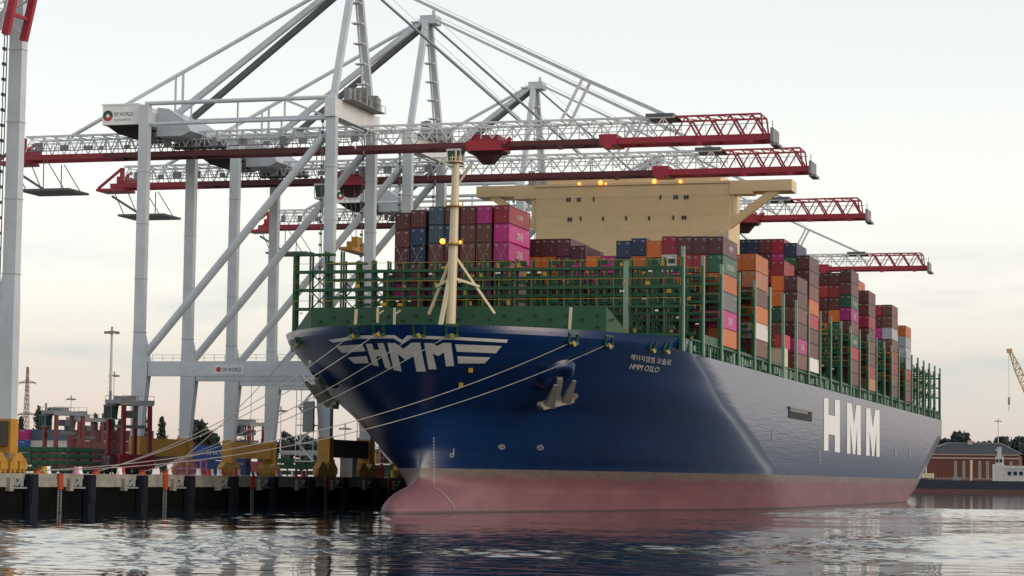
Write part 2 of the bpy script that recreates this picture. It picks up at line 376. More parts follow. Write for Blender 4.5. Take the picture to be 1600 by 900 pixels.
ZTOP = 22.95
zs = list(np.concatenate([np.linspace(-3, 5.2, 18), np.linspace(5.8, ZTOP, 30)]))
us = np.concatenate([np.linspace(0, 1, 70)**2.0])
v = []; f = []
def station(z):
    ys, yf, ye = ystart(z), float(np.interp(z, FZ, FY)), yend(z)
    P = []
    for u in us:
        Y = ys+(yf-ys)*u; P.append((half(Y, z) if u > 0 else 0.0, Y))
    for w_ in np.linspace(0, 1, 26)[1:]:
        P.append((HB, yf+(ye-yf)*w_))
    for k in range(1, 9):                          # stern: rounds in to the transom
        a = k/8*math.pi/2; P.append((HB-6*(1-math.cos(a)), ye+4*math.sin(a)*(.2+.8*(1-max(0, z)/26))))
    return P
rows = [station(z) for z in zs]; nP = len(rows[0])
for sgn in (1, -1):
    base = len(v)
    for z, P in zip(zs, rows):
        for (x, y) in P: v.append((sgn*x, y, z))
    for j in range(len(zs)-1):
        for i in range(nP-1):
            a = base+j*nP+i; q = (a, a+1, a+nP+1, a+nP); f.append(q if sgn == 1 else q[::-1])
n1 = len(zs)*nP
for j in range(len(zs)-1):                         # transom
    f.append((j*nP+nP-1, n1+j*nP+nP-1, n1+(j+1)*nP+nP-1, (j+1)*nP+nP-1))
me = bpy.data.meshes.new('hull'); me.from_pydata(v, [], f); me.materials.append(hm)
bm = bmesh.new(); bm.from_mesh(me); bmesh.ops.remove_doubles(bm, verts=bm.verts, dist=.002); bmesh.ops.recalc_face_normals(bm, faces=bm.faces); bm.to_mesh(me); bm.free()
me.polygons.foreach_set('use_smooth', [True]*len(me.polygons))
hull = link('hull', me, ship)

# forecastle bulwark above the deck edge
def bul_top(Y): return float(np.interp(Y, [-15, 10, 26, 29], [24.4, 24.6, 24.9, 24.9]))
Yb = list(np.linspace(0, 1, 60)**1.8)
v = []; f = []
def bside(sgn, off):
    base = len(v)
    for u in Yb:
        for k in range(4):
            ys = ystart(ZTOP); Y0 = ys+(28.6-ys)*u
            z = ZTOP-.02+(bul_top(Y0)-ZTOP)*k/3
            y2 = ystart(z)+(28.6-ystart(z))*u
            h = max(0, half(y2, z)-off); v.append((sgn*h, y2+(off if u < .02 else 0), z))
    for i in range(len(Yb)-1):
        for k in range(3):
            a = base+i*4+k; f.append((a, a+4, a+5, a+1))
    return base
for sgn in (1, -1):
    o1 = bside(sgn, 0); o2 = bside(sgn, .35)
    for i in range(len(Yb)-1): f.append((o1+i*4+3, o1+i*4+7, o2+i*4+7, o2+i*4+3))
    e_ = (len(Yb)-1)*4; f.append((o1+e_, o1+e_+3, o2+e_+3, o2+e_))
me = bpy.data.meshes.new('bulwark'); me.from_pydata(v, [], f); me.materials.append(hm)
bm = bmesh.new(); bm.from_mesh(me); bmesh.ops.remove_doubles(bm, verts=bm.verts, dist=.002); bmesh.ops.recalc_face_normals(bm, faces=bm.faces); bm.to_mesh(me); bm.free()
bul = link('bulwark', me, ship)

# deck
P = station(ZTOP-.05); dk = [(x, y, ZTOP-.06) for x, y in P] + [(-x, y, ZTOP-.06) for x, y in P[::-1][:-1]]
MB().add(dk, [tuple(range(len(dk)))]).build('deck', M['ship_green'], ship)

# ---- marks painted on the hull, laid on its surface
def decal(name, polys, m, parent, cut=4.0, off=.05, hit=hull_hit):
    vs = []; fs = []
    for poly in polys:
        bm = bmesh.new()
        if isinstance(poly, bpy.types.Mesh): bm.from_mesh(poly)
        else:
            bm.faces.new([bm.verts.new((x, y, 0)) for x, y in poly])
        bm.normal_update(); bmesh.ops.triangulate(bm, faces=bm.faces, ngon_method='EAR_CLIP')
        for _ in range(6):
            lng = [e for e in bm.edges if e.calc_length() > cut]
            if not lng: break
            bmesh.ops.subdivide_edges(bm, edges=lng, cuts=1); bmesh.ops.triangulate(bm, faces=bm.faces)
        bm.verts.index_update(); n = len(vs); ok = True; tmp = []
        for q in bm.verts:
            h = hit(q.co.x, q.co.y)
            if h is None: ok = False; break
            nn = hull_normal(h) if hit is hull_hit else Vector((1, 0, 0))
            tmp.append(tuple(Vector(h)+nn*off))
        if ok:
            vs += tmp; fs += [tuple(q.index+n for q in fc.verts) for fc in bm.faces]
        bm.free()
    o = MB().add(vs, fs).build(name, m, parent, fix=False); return o
def zp(pts, ox, oy, k): return [(ox+x/k, oy+y/k) for x, y in pts]
K1 = 16/3
logo = [[(75,165),(300,128),(622,124),(685,166),(730,126),(1100,138),(1565,162),(1555,188),(1100,163),(745,152),(685,196),(615,152),(310,156),(115,187)],
        [(133,215),(355,200),(380,258),(185,272)], [(232,310),(390,298),(408,358),(285,360)],
        [(382,197),(434,195),(452,247),(495,245),(478,192),(530,190),(600,408),(545,398),(512,300),(470,302),(492,385),(440,375)],
        [(562,190),(628,190),(695,238),(762,188),(835,188),(882,428),(805,428),(778,290),(712,332),(648,280),(682,428),(615,415)],
        [(868,190),(935,190),(978,215),(1022,190),(1092,190),(1118,380),(1050,385),(1032,268),(985,300),(940,276),(972,408),(905,410)],
        [(1125,200),(1515,215),(1465,275),(1140,262)], [(1145,300),(1418,310),(1372,360),(1150,360)]]
decal('bow_emblem', [zp(p, 500, 500, K1) for p in logo], M['logo_white'], ship)

def text_mesh(txt, size=1.0, shear=0, align='LEFT'):
    cu = bpy.data.curves.new('lettering', 'FONT'); cu.body = txt; cu.size = size; cu.shear = shear; cu.align_x = align; cu.resolution_u = 2
    ob = bpy.data.objects.new('lettering', cu); COL.objects.link(ob); bpy.context.view_layer.update()
    me = bpy.data.meshes.new_from_object(ob.evaluated_get(bpy.context.evaluated_depsgraph_get()))
    bpy.data.objects.remove(ob); bpy.data.curves.remove(cu); return me
def fit_text(me, p00, p10, p01):                   # map the text's box onto a parallelogram in the photo's frame, baseline left / right / top left
    vs = [q.co.copy() for q in me.vertices]; x0 = min(q.x for q in vs); x1 = max(q.x for q in vs); y0 = min(q.y for q in vs); y1 = max(q.y for q in vs)
    for q in me.vertices:
        a = (q.co.x-x0)/(x1-x0); c = (q.co.y-y0)/(y1-y0)
        q.co = (p00[0]+a*(p10[0]-p00[0])+c*(p01[0]-p00[0]), p00[1]+a*(p10[1]-p00[1])+c*(p01[1]-p00[1]), 0)
    return me
decal('ship_name', [fit_text(text_mesh('에이치엠엠 오슬로'), (985,562), (1048,571), (986,552.5)),
                    fit_text(text_mesh('HMM OSLO'), (983,576), (1028,582), (986,567.5))], M['logo_white'], ship, cut=3)
# thruster, bulb and draught marks
mk('mark_white', (.30,.30,.31), .5, .2)
def ring(cx, cy, rx, ry, w_, n=14):
    o = [(cx+rx*math.cos(2*math.pi*i/n), cy+ry*math.sin(2*math.pi*i/n)) for i in range(n)]
    q = [(cx+rx*w_*math.cos(2*math.pi*i/n), cy+ry*w_*math.sin(2*math.pi*i/n)) for i in range(n)]
    return [[o[i], o[(i+1)%n], q[(i+1)%n], q[i]] for i in range(n)]
for cx, cy in ((784,698),(844,699)):
    decal('thruster_mark', ring(cx, cy, 5.5, 4.2, .6)+[[(cx-4,cy-.6),(cx+4,cy-1.6),(cx+4,cy-.4),(cx-4,cy+.6)],[(cx-.6,cy-3.5),(cx+.6,cy-3.5),(cx+.6,cy+3.5),(cx-.6,cy+3.5)]], M['mark_white'], ship)
decal('bulb_mark', ring(705.5,711,3.4,3.6,.55)+[[(708,700),(709.5,700),(709,711),(707.6,711)]], M['mark_white'], ship)
decal('draught_scale', [[(677,683+i*5.2),(678.6,683+i*5.2),(678.4,686.6+i*5.2),(676.8,686.6+i*5.2)] for i in range(15)], M['mark_white'], ship)
decal('bulb_outline', [[(x0_,y0_),(x1_,y1_),(x1_-.9,y1_+.5),(x0_-.9,y0_+.5)] for (x0_,y0_),(x1_,y1_) in zip([(678,761),(690,768),(700,778),(708,788)],[(690,768),(700,778),(708,788),(711,797)])], M['mark_white'], ship)

# flat side: large letters, pilot door recess, small marks
def atP(x, y): return atX(x, y, HB)
LET = [[(1287,622),(1294,622.5),(1294,648),(1304,650.5),(1304,624.5),(1312,625.5),(1312,707),(1304,706),(1304,680),(1294,678.5),(1294,704.5),(1287,704)],
       [(1323,629.5),(1330,630.5),(1334,662),(1337.5,633),(1344.5,634),(1344.5,711),(1339,710.3),(1339,668),(1335.8,709.8),(1332.2,709.3),(1328.5,664),(1328.5,709),(1323,708.3)],
       [(1353,637.5),(1359.5,638.5),(1363.5,668),(1367,640.5),(1374,641.5),(1374,714),(1369,713.4),(1369,676),(1365.3,713),(1362.5,712.6),(1358.4,672),(1358.4,712.2),(1353,711.5)]]
decal('side_lettering', LET, M['white_paint'], ship, cut=30, hit=lambda x, y: atP(x, y))
decal('side_mark', [[(1206,672),(1208.5,672.5),(1208.5,688),(1206,688)], [(1398,697),(1400.5,697.5),(1400.5,712),(1398,711.6)], [(1420,702),(1422.5,702.5),(1422.5,714.5),(1420,714)]]
      + [[(1279,y),(1281.6,y+.2),(1281.6,y+3),(1279,y+2.8)] for y in (698,703,708,713,718,723)], M['steel_grey'], ship, cut=30, hit=lambda x, y: atP(x, y))
a0 = atP(1232,636); a1 = atP(1268,645); zl = atP(1232,653)[2]; zh = a0[2]
door = MB()
door.box(HB-.02, HB+.10, a0[1], a1[1], zl, zh); o = door.build('pilot_door', M['black_rubber'], ship)
d2 = MB(); ya, yb = a0[1]+1.0, a1[1]-6; d2.box(HB+.08, HB+.22, ya, yb, zl+2.2, zh-.7); d2.build('door_panel', M['steel_grey'], o)
d3 = MB(); d3.bar((HB+.25,a0[1],zl+1.9),(HB+.25,a1[1],zl+1.9),.25); d3.build('guard_rail', M['steel_grey'], o)

# anchors in their bolsters, both bows
def anchor(sgn):
    p = Vector(hull_hit(866, 592)); n = hull_normal(p)
    q = Vector(hull_hit(872, 600))
    up = (Vector((0,0,1)) - n*n.z).normalized(); sd_ = n.cross(up).normalized(); up, sd_ = (up*math.cos(.34)+sd_*math.sin(.34)), (sd_*math.cos(.34)-up*math.sin(.34))
    def T(a, c, d): w_ = p + sd_*a + up*c + n*d; return (sgn*w_.x, w_.y, w_.z)
    bo = MB(); N = 20
    for k, (r, d) in enumerate(((3.4, -.4), (2.6, .55), (1.9, .85), (1.4, .3))):
        for i in range(N):
            a_ = 2*math.pi*i/N; bo.v.append(T(r*math.cos(a_), r*.9*math.sin(a_)+.9, d))
    for k in range(3):
        for i in range(N):
            bo.f.append((k*N+i, k*N+(i+1)%N, (k+1)*N+(i+1)%N, (k+1)*N+i)); bo.m.append(0)
    bo.f.append(tuple(3*N+i for i in range(N))); bo.m.append(0)
    bl = bo.build('anchor_bolster', M['hull'], ship, smooth=True)
    an = MB()
    an.bar(T(0, 1.2, 1.0), T(0, -2.4, 2.0), .8, .8)                      # shank
    an.bar(T(-2.5, -2.6, 2.1), T(2.5, -2.6, 2.1), 1.1, 1.2)             # crown
    for e in (-1, 1):
        an.bar(T(e*1.35, -2.7, 2.5), T(e*1.5, 1.7, 2.3), 1.5, .7, r2=.35)  # flukes
        an.bar(T(e*2.3, -2.8, 2.1), T(e*3.1, -1.9, 2.2), .9, .9, r2=.6)
    an.build('anchor', M['anchor_grey'], bl)
anchor(1); anchor(-1)

# chocks along the bulwark, each with its roller and hanging yellow pad
for (x, y) in ((466,533),(553,518),(592,515),(655,517),(706,517),(895,529),(951,533),(1019,540),(1041,542)):
    h = hull_hit(x, y)
    if h is None: continue
    p = Vector(h); n = hull_normal(p); tng = Vector((n.y, -n.x, 0)).normalized()
    c = MB(); 
    for e in (-1, 1): c.bar(p+tng*e*.75-n*.2+Vector((0,0,-.6)), p+tng*e*.75+n*.25+Vector((0,0,.75)), .35)
    c.bar(p-tng*.9+n*.1+Vector((0,0,.8)), p+tng*.9+n*.1+Vector((0,0,.8)), .35); c.bar(p-tng*.9+n*.1+Vector((0,0,-.6)), p+tng*.9+n*.1+Vector((0,0,-.6)), .35)
    ck = c.build('mooring_chock', M['ship_green'], ship)
    MB().bar(p+n*.2+tng*.1+Vector((0,0,-.4)), p+n*.35-tng*.2+Vector((0,0,-.85)), .36).build('chafing_pad', M['yellow_paint'], ck)

# green breakwater on the forecastle
bk = MB()
xs0 = [(-29.3,21,24.9),(-24.6,17.2,29.1),(0,14.2,28.9),(21.0,16.6,28.9),(24.3,19,24.2)]
fr = xs0; ba = [(x, y+.25, z) for x, y, z in xs0]; lowf = [(x, y, 23) for x, y, z in xs0]; lowb = [(x, y+.25, 23) for x, y, z in xs0]
bk.add(fr+ba+lowf+lowb, [(i,i+1,5+i+1,5+i) for i in range(4)]+[(10+i,10+i+1,i+1,i) for i in range(4)]+[(15+i,15+i+1,5+i+1,5+i) for i in range(4)])
bw = bk.build('breakwater', M['ship_green'], ship)
hol = MB()
for i in range(21):
    x = -23+i*2.25
    for zq in ((27.6, 25.9) if i % 2 else (27.0,)):
        yq = 14.2+abs(x)*(3.0/24.6 if x < 0 else 2.4/21)
        hol.bar((x, yq-.06, zq-.17), (x, yq-.06, zq+.17), .34)
hol.build('drain_hole', M['black_rubber'], bw)['kind'] = 'stuff'
for x in (-16, 16.5):
    MB().bar((x, 12.5, 23), (x+.3, 12.5, 28.5), .35).build('vent_post', M['tan_paint'], ship)
for x in (-12.2,-9.6): MB().bar((x, 12, 23), (x, 12, 28.6), .3).bar((x,12,27.6),(x+.9,12,28.2),.25).build('vent_post', M['tan_paint'], ship)
for x in (-6, 4.5, 9): 
    w_ = MB(); w_.bar((x-1.2,10,24.0),(x+1.2,10,24.0),2.2,n=12); w_.box(x-1.7,x-1.3,9.2,10.8,22.9,24.6); w_.box(x+1.3,x+1.7,9.2,10.8,22.9,24.6); w_.build('mooring_winch', M['ship_green'], ship)

# foremast
fm = MB(); fx, fy = 0.0, 9.5
fm.bar((fx-.25,fy,23), (fx+.05,fy,38), 1.4, n=10, r2=.93); fm.bar((fx+.05,fy,38), (fx+.25,fy,49.2), 1.25, n=10, r2=.85)
mast = fm.build('foremast', M['tan_paint'], ship, smooth=False)
for e in (-1, 1):
    MB().bar((fx,fy,36.2),(fx+e*5.0,fy+4.5,27.8),.32).build('mast_leg', M['tan_paint'], mast)
bb = MB().bar((fx-3.2,fy+2.6,31.6),(fx-.2,fy+.2,32.6),.34).bar((fx+3.2,fy+2.6,31.6),(fx+.2,fy+.2,32.6),.34); bb.bar((fx-.4,fy-.1,32.8),(fx-1.4,fy-2.2,23.6),.55); bb.build('mast_brace', M['tan_paint'], mast)
MB().box(fx-2.3,fx+1.7,fy-2.6,fy-1.6,25.0,25.35).build('mast_step', M['tan_paint'], mast)
for z, r in ((37.4,1.35),(42.9,1.3),(49.3,1.35)):
    p = MB(); p.bar((fx+.1,fy,z),(fx+.1,fy,z+.16),2*r,n=12)
    for i in range(8):
        a = 2*math.pi*i/8; p.bar((fx+.1+r*math.cos(a),fy+r*math.sin(a),z),(fx+.1+r*math.cos(a),fy+r*math.sin(a),z+1),.07)
    p.build('mast_platform', M['yellow_paint'] if z < 45 else M['tan_paint'], mast)
MB().bar((fx+.2,fy,45.6),(fx+2.6,fy+.4,49.2),.3).bar((fx+.2,fy,49.2),(fx+.2,fy,51.2),.22).bar((fx+.9,fy,49.2),(fx+.9,fy,50.4),.3).bar((fx-.7,fy,50.1),(fx+.9,fy,50.1),.14).build('mast_arm', M['tan_paint'], mast)
MB().sphere((fx-1.3,fy-1.0,37.85),.42).build('mast_lamp', M['lamp_orange'], mast)
MB().sphere((fx+1.35,fy-.9,37.7),.22).build('mast_lamp', M['lamp_orange'], mast)

# accommodation block and bridge wings
hs = MB(); yF, yA = 120, 130.5
hs.box(-18.7, 18.95, yF, yA, 22.95, 60.0); hs.box(-17, 17, yF+1.2, yA-.5, 60.0, 61.6)
house = hs.build('bridge_house', M['house_paint'], ship)
tr = MB(); tr.box(-18.9, 19.1, yF-.25, yA, 59.9, 60.35)
for z in (54.2, 51.1, 57.6+.0): tr.box(-18.75, 19.0, yF-.035, yF, z, z+.05)
tr.build('roof_edge', M['house_paint'], house)
for e in (-1, 1):
    wg = MB(); X0 = 18.95 if e > 0 else -18.7
    wg.box(min(X0, e*30.7), max(X0, e*30.7), yF-.1, yF+5.5, 58.2, 60.3)
    wg.build('bridge_wing', M['house_paint'], house)
    br = MB(); br.prism([(X0, 51.2), (X0, 52.9), (e*26.2, 58.25), (e*28.6, 58.25)], yF+.2, yF+1.6, 'y'); br.box(min(X0, X0+e*.9), max(X0, X0+e*.9), yF+.15, yF+2.6, 52.8, 58.2)
    br.box(min(X0,X0+e*4.4), max(X0,X0+e*4.4), yF-.12, yF+3.6, 57.7, 58.2)
    br.build('wing_brace', M['house_paint'], house)
mk('window_frame', (.30,.25,.17), .5, .1)
ra = MB()
for k in range(20): ra.bar((-18.4+1.95*k, yF-.1, 60.35), (-18.4+1.95*k, yF-.1, 61.4), .07)
for z in (60.9, 61.4): ra.bar((-18.4, yF-.1, z), (18.7, yF-.1, z), .07)
ra.build('handrail', M['house_paint'], house)
for x, h_ in ((-9,65.5),(2.5,64.2),(8,67),(13,64)): MB().bar((x, yF+4, 61.5), (x, yF+4, h_), .28).bar((x-.8, yF+4, h_-.6), (x+.8, yF+4, h_-.6), .18).build('aerial_mast', M['boat_white'], house)
for (x, y, w_, h_) in [(888.5,312,7.5,7),(904.5,312,7,7),(928,311,3.2,7),(1032,308,3.2,7),(1056,308,8,6.5),(1072.5,308,8,6.5),
                       (890.5,343,8,7),(907.5,342,3.2,7),(942.5,342,3.4,7),(978.5,341,3.4,7),(1014.5,341,4,7),(1052,340,3.4,7),(1069,340,8,6.5)]:
    p = atY(x, y, yF); ww = w_/8.15; hh = h_/7.9
    wf = MB(); wf.box(p[0]-ww/2, p[0]+ww/2, yF-.06, yF+.02, p[2]-hh/2, p[2]+hh/2)
    o = wf.build('window', M['window_frame'], house)
    g = MB(); n = 2 if w_ > 5 else 1; gw = ww/n
    for k in range(n): g.box(p[0]-ww/2+k*gw+.08, p[0]-ww/2+(k+1)*gw-.08, yF-.09, yF-.05, p[2]-hh/2+.1, p[2]+hh/2-.1)
    g.build('window_pane', M['glass_dark'], o)
for (x, y, r) in ((905,287,.28),(938,285.5,.42),(946,287,.2),(1022,283.5,.42),(1063,283.5,.34)):
    p = atY(x, y, yF-.5); l = MB(); l.sphere((p[0], p[1], p[2]), r); o = l.build('flood_lamp', M['lamp_orange'], house)
    MB().bar((p[0], yF, p[2]+.1), (p[0], yF-.3, p[2]+.1), .15).build('lamp_bracket', M['tan_paint'], o)
for x in (17.3, 18.8): MB().bar((x, yF-1.5, 43), (x, yF-1.5, 50.8), .55).build('vent_pipe', M['boat_white'], house)
MB().box(21, 30.2, 114.4, 119.2, 23.0, 28.6).build('deck_house', M['tan_paint'], ship)
MB().box(28.6, 30.3, 114.2, 121, 28.6, 31.0).build('lifeboat', M['barrier_red'], ship)

# lashing bridges between the bays
LB0, LBP = 39.75, 14.626
def lash_mesh(detail):
    a = MB(); x = -30.2
    xs = [-30.2+2.517*i for i in range(25)]
    for i, x in enumerate(xs):
        endp = i in (0, 24); top = 36.7 if i > 3 else 38.3
        for dy in (-.55, .55) if detail else (0,):
            a.bar((x,dy,22.95),(x,dy,top),.26 if not endp else .46)
    for z in (25.4, 29.6, 32.5, 35.3):
        a.box(-30.4, 30.4, -.75, .75, z-.10, z+.05); a.box(-30.4, 30.4, -.82, -.74, z-.36, z+.08); a.box(-30.4, 30.4, .74, .82, z-.30, z+.08)
    a.box(-30.4,-24,-.7,.7,37.7,38.0); 
    for i in range(24):
        x = xs[i]
        if i % 4 == 1:
            for z0, z1 in ((25.5,29.1),(29.7,32.0),(32.6,34.8)): a.bar((x+.2,.1,z0),(xs[i+1],.1,z1),.16); a.bar((xs[i+1],.1,z0),(x+.2,.1,z1),.16)
        if i % 5 == 2:
            for k in range(38): a.box(x+.9, x+1.4, -.8, -.74, 23.2+k*.35, 23.26+k*.35)
    if detail:
        for i, x in enumerate(xs[:-1]):
            for z in (26.4, 30.6, 33.4, 36.2): 
                if (i*7+int(z)) % 3 and x > -1: a.box(x+.5, x+1.5, -.3, .3, z-.4, z+.25)
    return a
def rail_mesh(detail):
    r = MB()
    for z in (29.6, 32.5, 35.3):
        r.box(-30.3, 30.3, -.86, -.80, z+1.06, z+1.13)
        for i in range(0, 25): r.box(-30.2+2.517*i-.03, -30.2+2.517*i+.03, -.85, -.81, z, z+1.1)
    rng = random.Random(3)
    for i in range(26 if detail else 12):
        x = rng.uniform(-29.5, 29.5); z = rng.choice((25.6,29.8,32.6,35.4)); w_ = rng.uniform(.12,.35)
        r.box(x-w_, x+w_, -.95, -.86, z, z+rng.uniform(.3,.7))
    return r
lm_ = lash_mesh(True); lm_.cur = 1; rng = random.Random(5)
for i in range(22):
    x = -29+58*rng.random(); z = rng.choice((28.7,31.6,34.5)); lm_.box(x-.22, x+.22, -1.05, -.84, z, z+.24)
LM = lm_.mesh('lashing_bridge', [M['ship_green'], M['white_paint']]); LR = rail_mesh(True).mesh('guard_rail', M['yellow_paint'])
ep = MB(); ep.box(30.15, 30.62, -.35, .35, 22.95, 38.3); ep.box(30.1, 30.66, -.42, .42, 22.95, 24.4)
EP = ep.mesh('end_post', M['ship_green_pale'])  # light falling on the port ends is put into this paler green
for k in range(-1, 25):
    if k in (5, 6): continue
    Y = LB0+k*LBP
    if Y > 394: break
    o = link('lashing_bridge', LM, ship, (0, Y, 0))
    link('guard_rail', LR, o); link('end_post', EP, o)
for k in (5, 6):
    o = link('lashing_bridge', EP, ship, (0, LB0+k*LBP, 0))
# tall pale posts that stand at the forward end of the hold
p = atX(978, 520, 22); MB().bar((22,p[1],23),(22,p[1],36.2),.75).build('vent_mast', M['ship_green_pale'], ship)
# pedestals and rail along the port deck edge
st = MB()
Y = 30
i = 0
while Y < 394:
    st.box(29.7, 30.3, Y, Y+.35, 22.95, 25.1); st.prism([(Y+.35,22.95),(Y+1.1,22.95),(Y+.35,24.6)], 29.9, 30.1, 'x')
    if i % 3 == 0: st.box(29.2, 30.2, Y+1.2, Y+2.1, 22.95, 23.9)
    Y += 2.44; i += 1
st.box(29.3, 30.35, 31, 394, 24.95, 25.15); st.box(30.2,30.26,30,394,23.5,23.56); st.box(30.2,30.26,30,394,24.0,24.06)
st.cur = 1; Y = 31.4; rng = random.Random(9)
while Y < 392:
    if rng.random() < .55: st.box(29.95, 30.28, Y, Y+rng.uniform(.5,1.4), 22.95+rng.random()*.5, 24.2+rng.random()*.7)
    Y += 2.44
st.build('deck_stanchion', [M['ship_green'], M['ship_green_pale']], ship)
for k in range(-1, 24):
    if k in (5,): continue
    Y = LB0+k*LBP
    xe = 30.1 if Y > 30 else 26
    MB().box(-xe, xe, Y+1.0, min(Y+LBP-1.0, 394), 24.2 if k < 1 else 25.16, 25.5 if k else 26.4).build('hatch_cover', M['ship_green'], ship)

# ================================================================== CONTAINERS
def cont_mesh(L=12.19, Wd=2.44, H=2.9):
    a = MB(); e = .09
    # corrugated long sides
    n = int(L/.42)
    for sgn in (-1, 1):
        X = sgn*Wd/2; pts = []
        for i in range(n):
            y0 = e+(L-2*e)*i/n; s_ = (L-2*e)/n
            pts += [(X-sgn*.02, y0), (X-sgn*.02, y0+s_*.35), (X-sgn*.075, y0+s_*.5), (X-sgn*.075, y0+s_*.85)]
        pts.append((X-sgn*.02, L-e)); b0 = len(a.v)
        a.add([(x, y, .14) for x, y in pts]+[(x, y, H-.10) for x, y in pts], [(i, i+1, len(pts)+i+1, len(pts)+i) for i in range(len(pts)-1)])
        a.box(X-.09 if sgn > 0 else X, X if sgn > 0 else X+.09, e, L-e, 0, .15); a.box(X-.09 if sgn > 0 else X, X if sgn > 0 else X+.09, e, L-e, H-.11, H)
    # corner posts with castings
    for x in (-Wd/2, Wd/2-.13):
        for y in (0, L-.13):
            a.box(x, x+.13, y, y+.13, 0, H)
            a.box(x-.006 if x < 0 else x, x+.13 if x < 0 else x+.136, y-.006 if y == 0 else y, y+.16 if y == 0 else y+.136, -.0, .12)
    a.box(-Wd/2+.05, Wd/2-.05, .1, L-.1, H-.09, H-.03); a.box(-Wd/2+.05, Wd/2-.05, .1, L-.1, .04, .12)
    # forward end: doors with locking bars; after end: ribbed wall
    for y0, y1 in ((.055, .09), (L-.09, L-.055)):
        a.box(-Wd/2+.1, -.004, y0, y1, .13, H-.1); a.box(.004, Wd/2-.1, y0, y1, .13, H-.1)
    a.box(-Wd/2+.1, Wd/2-.1, .01, .1, 0, .14); a.box(-Wd/2+.1, Wd/2-.1, .01, .1, H-.12, H); a.box(-Wd/2+.1, Wd/2-.1, L-.1, L-.01, 0, .14); a.box(-Wd/2+.1, Wd/2-.1, L-.1, L-.01, H-.12, H)
    for x in (-.95, -.35, .35, .95): a.box(x-.025, x+.025, .015, .055, .1, H-.1)
    for x in (-.65, .65): a.box(x-.18, x+.18, .02, .055, 1.1, 1.2)
    for x in (-1.0,-.6,-.2,.2,.6,1.0): a.box(x-.06, x+.06, L-.055, L-.02, .13, H-.1)
    a.cur = 1
    for x0, x1, z0, z1 in ((.32, .98, 2.42, 2.54), (.55, .98, 2.22, 2.31), (-.98, -.55, 2.36, 2.54), (.45, .62, .9, 1.15)): a.box(x0, x1, .045, .054, z0, z1)
    for sgn in (-1, 1): a.box(sgn*(Wd/2-.012)-.004, sgn*(Wd/2-.012)+.004, L-1.9, L-.5, 2.4, 2.56); a.box(sgn*(Wd/2-.012)-.004, sgn*(Wd/2-.012)+.004, L-1.1, L-.5, 2.15, 2.28)
    return a
CC = {'maroon': (.095,.022,.022), 'dark maroon': (.070,.016,.028), 'brown': (.12,.040,.028), 'crimson': (.30,.010,.030), 'magenta': (.36,.012,.150),
      'navy': (.014,.026,.070), 'slate blue': (.055,.090,.125), 'orange': (.52,.125,.016), 'green': (.014,.080,.040), 'grey': (.13,.14,.15), 'white': (.62,.59,.53), 'red': (.30,.025,.022), 'pale orange': (.45,.17,.07), 'pale grey': (.36,.38,.40), 'blue': (.012,.05,.20)}
CMAT = {}
for n_, c_ in CC.items():
    CMAT[n_] = [mat('container_'+n_.replace(' ', '_')+'_paint', [q*f_ for q in c_], .42, .14, .5, rust=.25, stretch=(1,1,.35)) for f_ in (1.0, .82, 1.2)]
CM = cont_mesh().mesh('container', [CMAT['maroon'][0], M['mark_white']])
crng = random.Random(11)
def container(x, y, z, h, colour, label, group, rz=0, mesh=CM):
    o = link('container', mesh, None, (x, y, z)); o.scale.z = (h-.12)/2.9
    if rz: o.rotation_euler.z = rz
    o.material_slots[0].link = 'OBJECT'; o.material_slots[0].material = crng.choice(CMAT[colour])
    return tag(o, label, 'container', group)
def side_text(par, txt, size, y, z, m=None, rot=True):    # lettering on the port side of a container
    me = text_mesh(txt, size, align='CENTER')
    for q in me.vertices:
        a, c = q.co.x, q.co.y
        q.co = (1.232, y+a, z+c)
    me.materials.append(m or M['logo_white']); o = link('lettering', me, par); return o
ORD = ['bottom','second','third','fourth','fifth','sixth','seventh','eighth','ninth']
COLN = {0: 'outermost port', 1: 'second port', 2: 'third port', 3: 'fourth port', 4: 'fifth port', 5: 'sixth port', 6: 'seventh port', 7: 'eighth port', 8: 'ninth port', 9: 'tenth port', 10: 'eleventh port',
        11: 'twelfth port', 12: 'thirteenth port', 13: 'fourteenth port', 14: 'fifteenth port'}
BAYN = {1: 'second bay from the bow', 3: 'orange capped bay before the bridge', 6: 'bay just behind the bridge', 7: 'tall bay behind the bridge', 11: 'nine high bay amidships', 13: 'bay behind the nine high bay', 16: 'second to last loaded bay', 18: 'last loaded bay near the stern'}
def xcol(j): return 30.36-1.22-2.507*j
def stack(bay, j, colours, top, base=25.55, tiers=None, group='containers stacked on the ship', skip=0):
    """colours run from the top down; tiers = how many boxes reach from the hatch to the top"""
    n = tiers or len(colours); h = (top-base)/n; out = []
    for i, c in enumerate(colours):
        lev = n-1-i; z = base+h*lev
        out.append(container(xcol(j), LB0+bay*LBP+1.2, z, h, c, '%s container, %s tier, %s stack, %s' % (c, ORD[lev] if i else 'top', COLN[j], BAYN[bay]), group))
    return out
FILL = ['maroon','maroon','maroon','dark maroon','brown','magenta','navy','grey','orange','green','crimson','brown','slate blue','maroon']
def fill(n, seed):
    r = random.Random(seed); return [r.choice(FILL) for _ in range(n)]

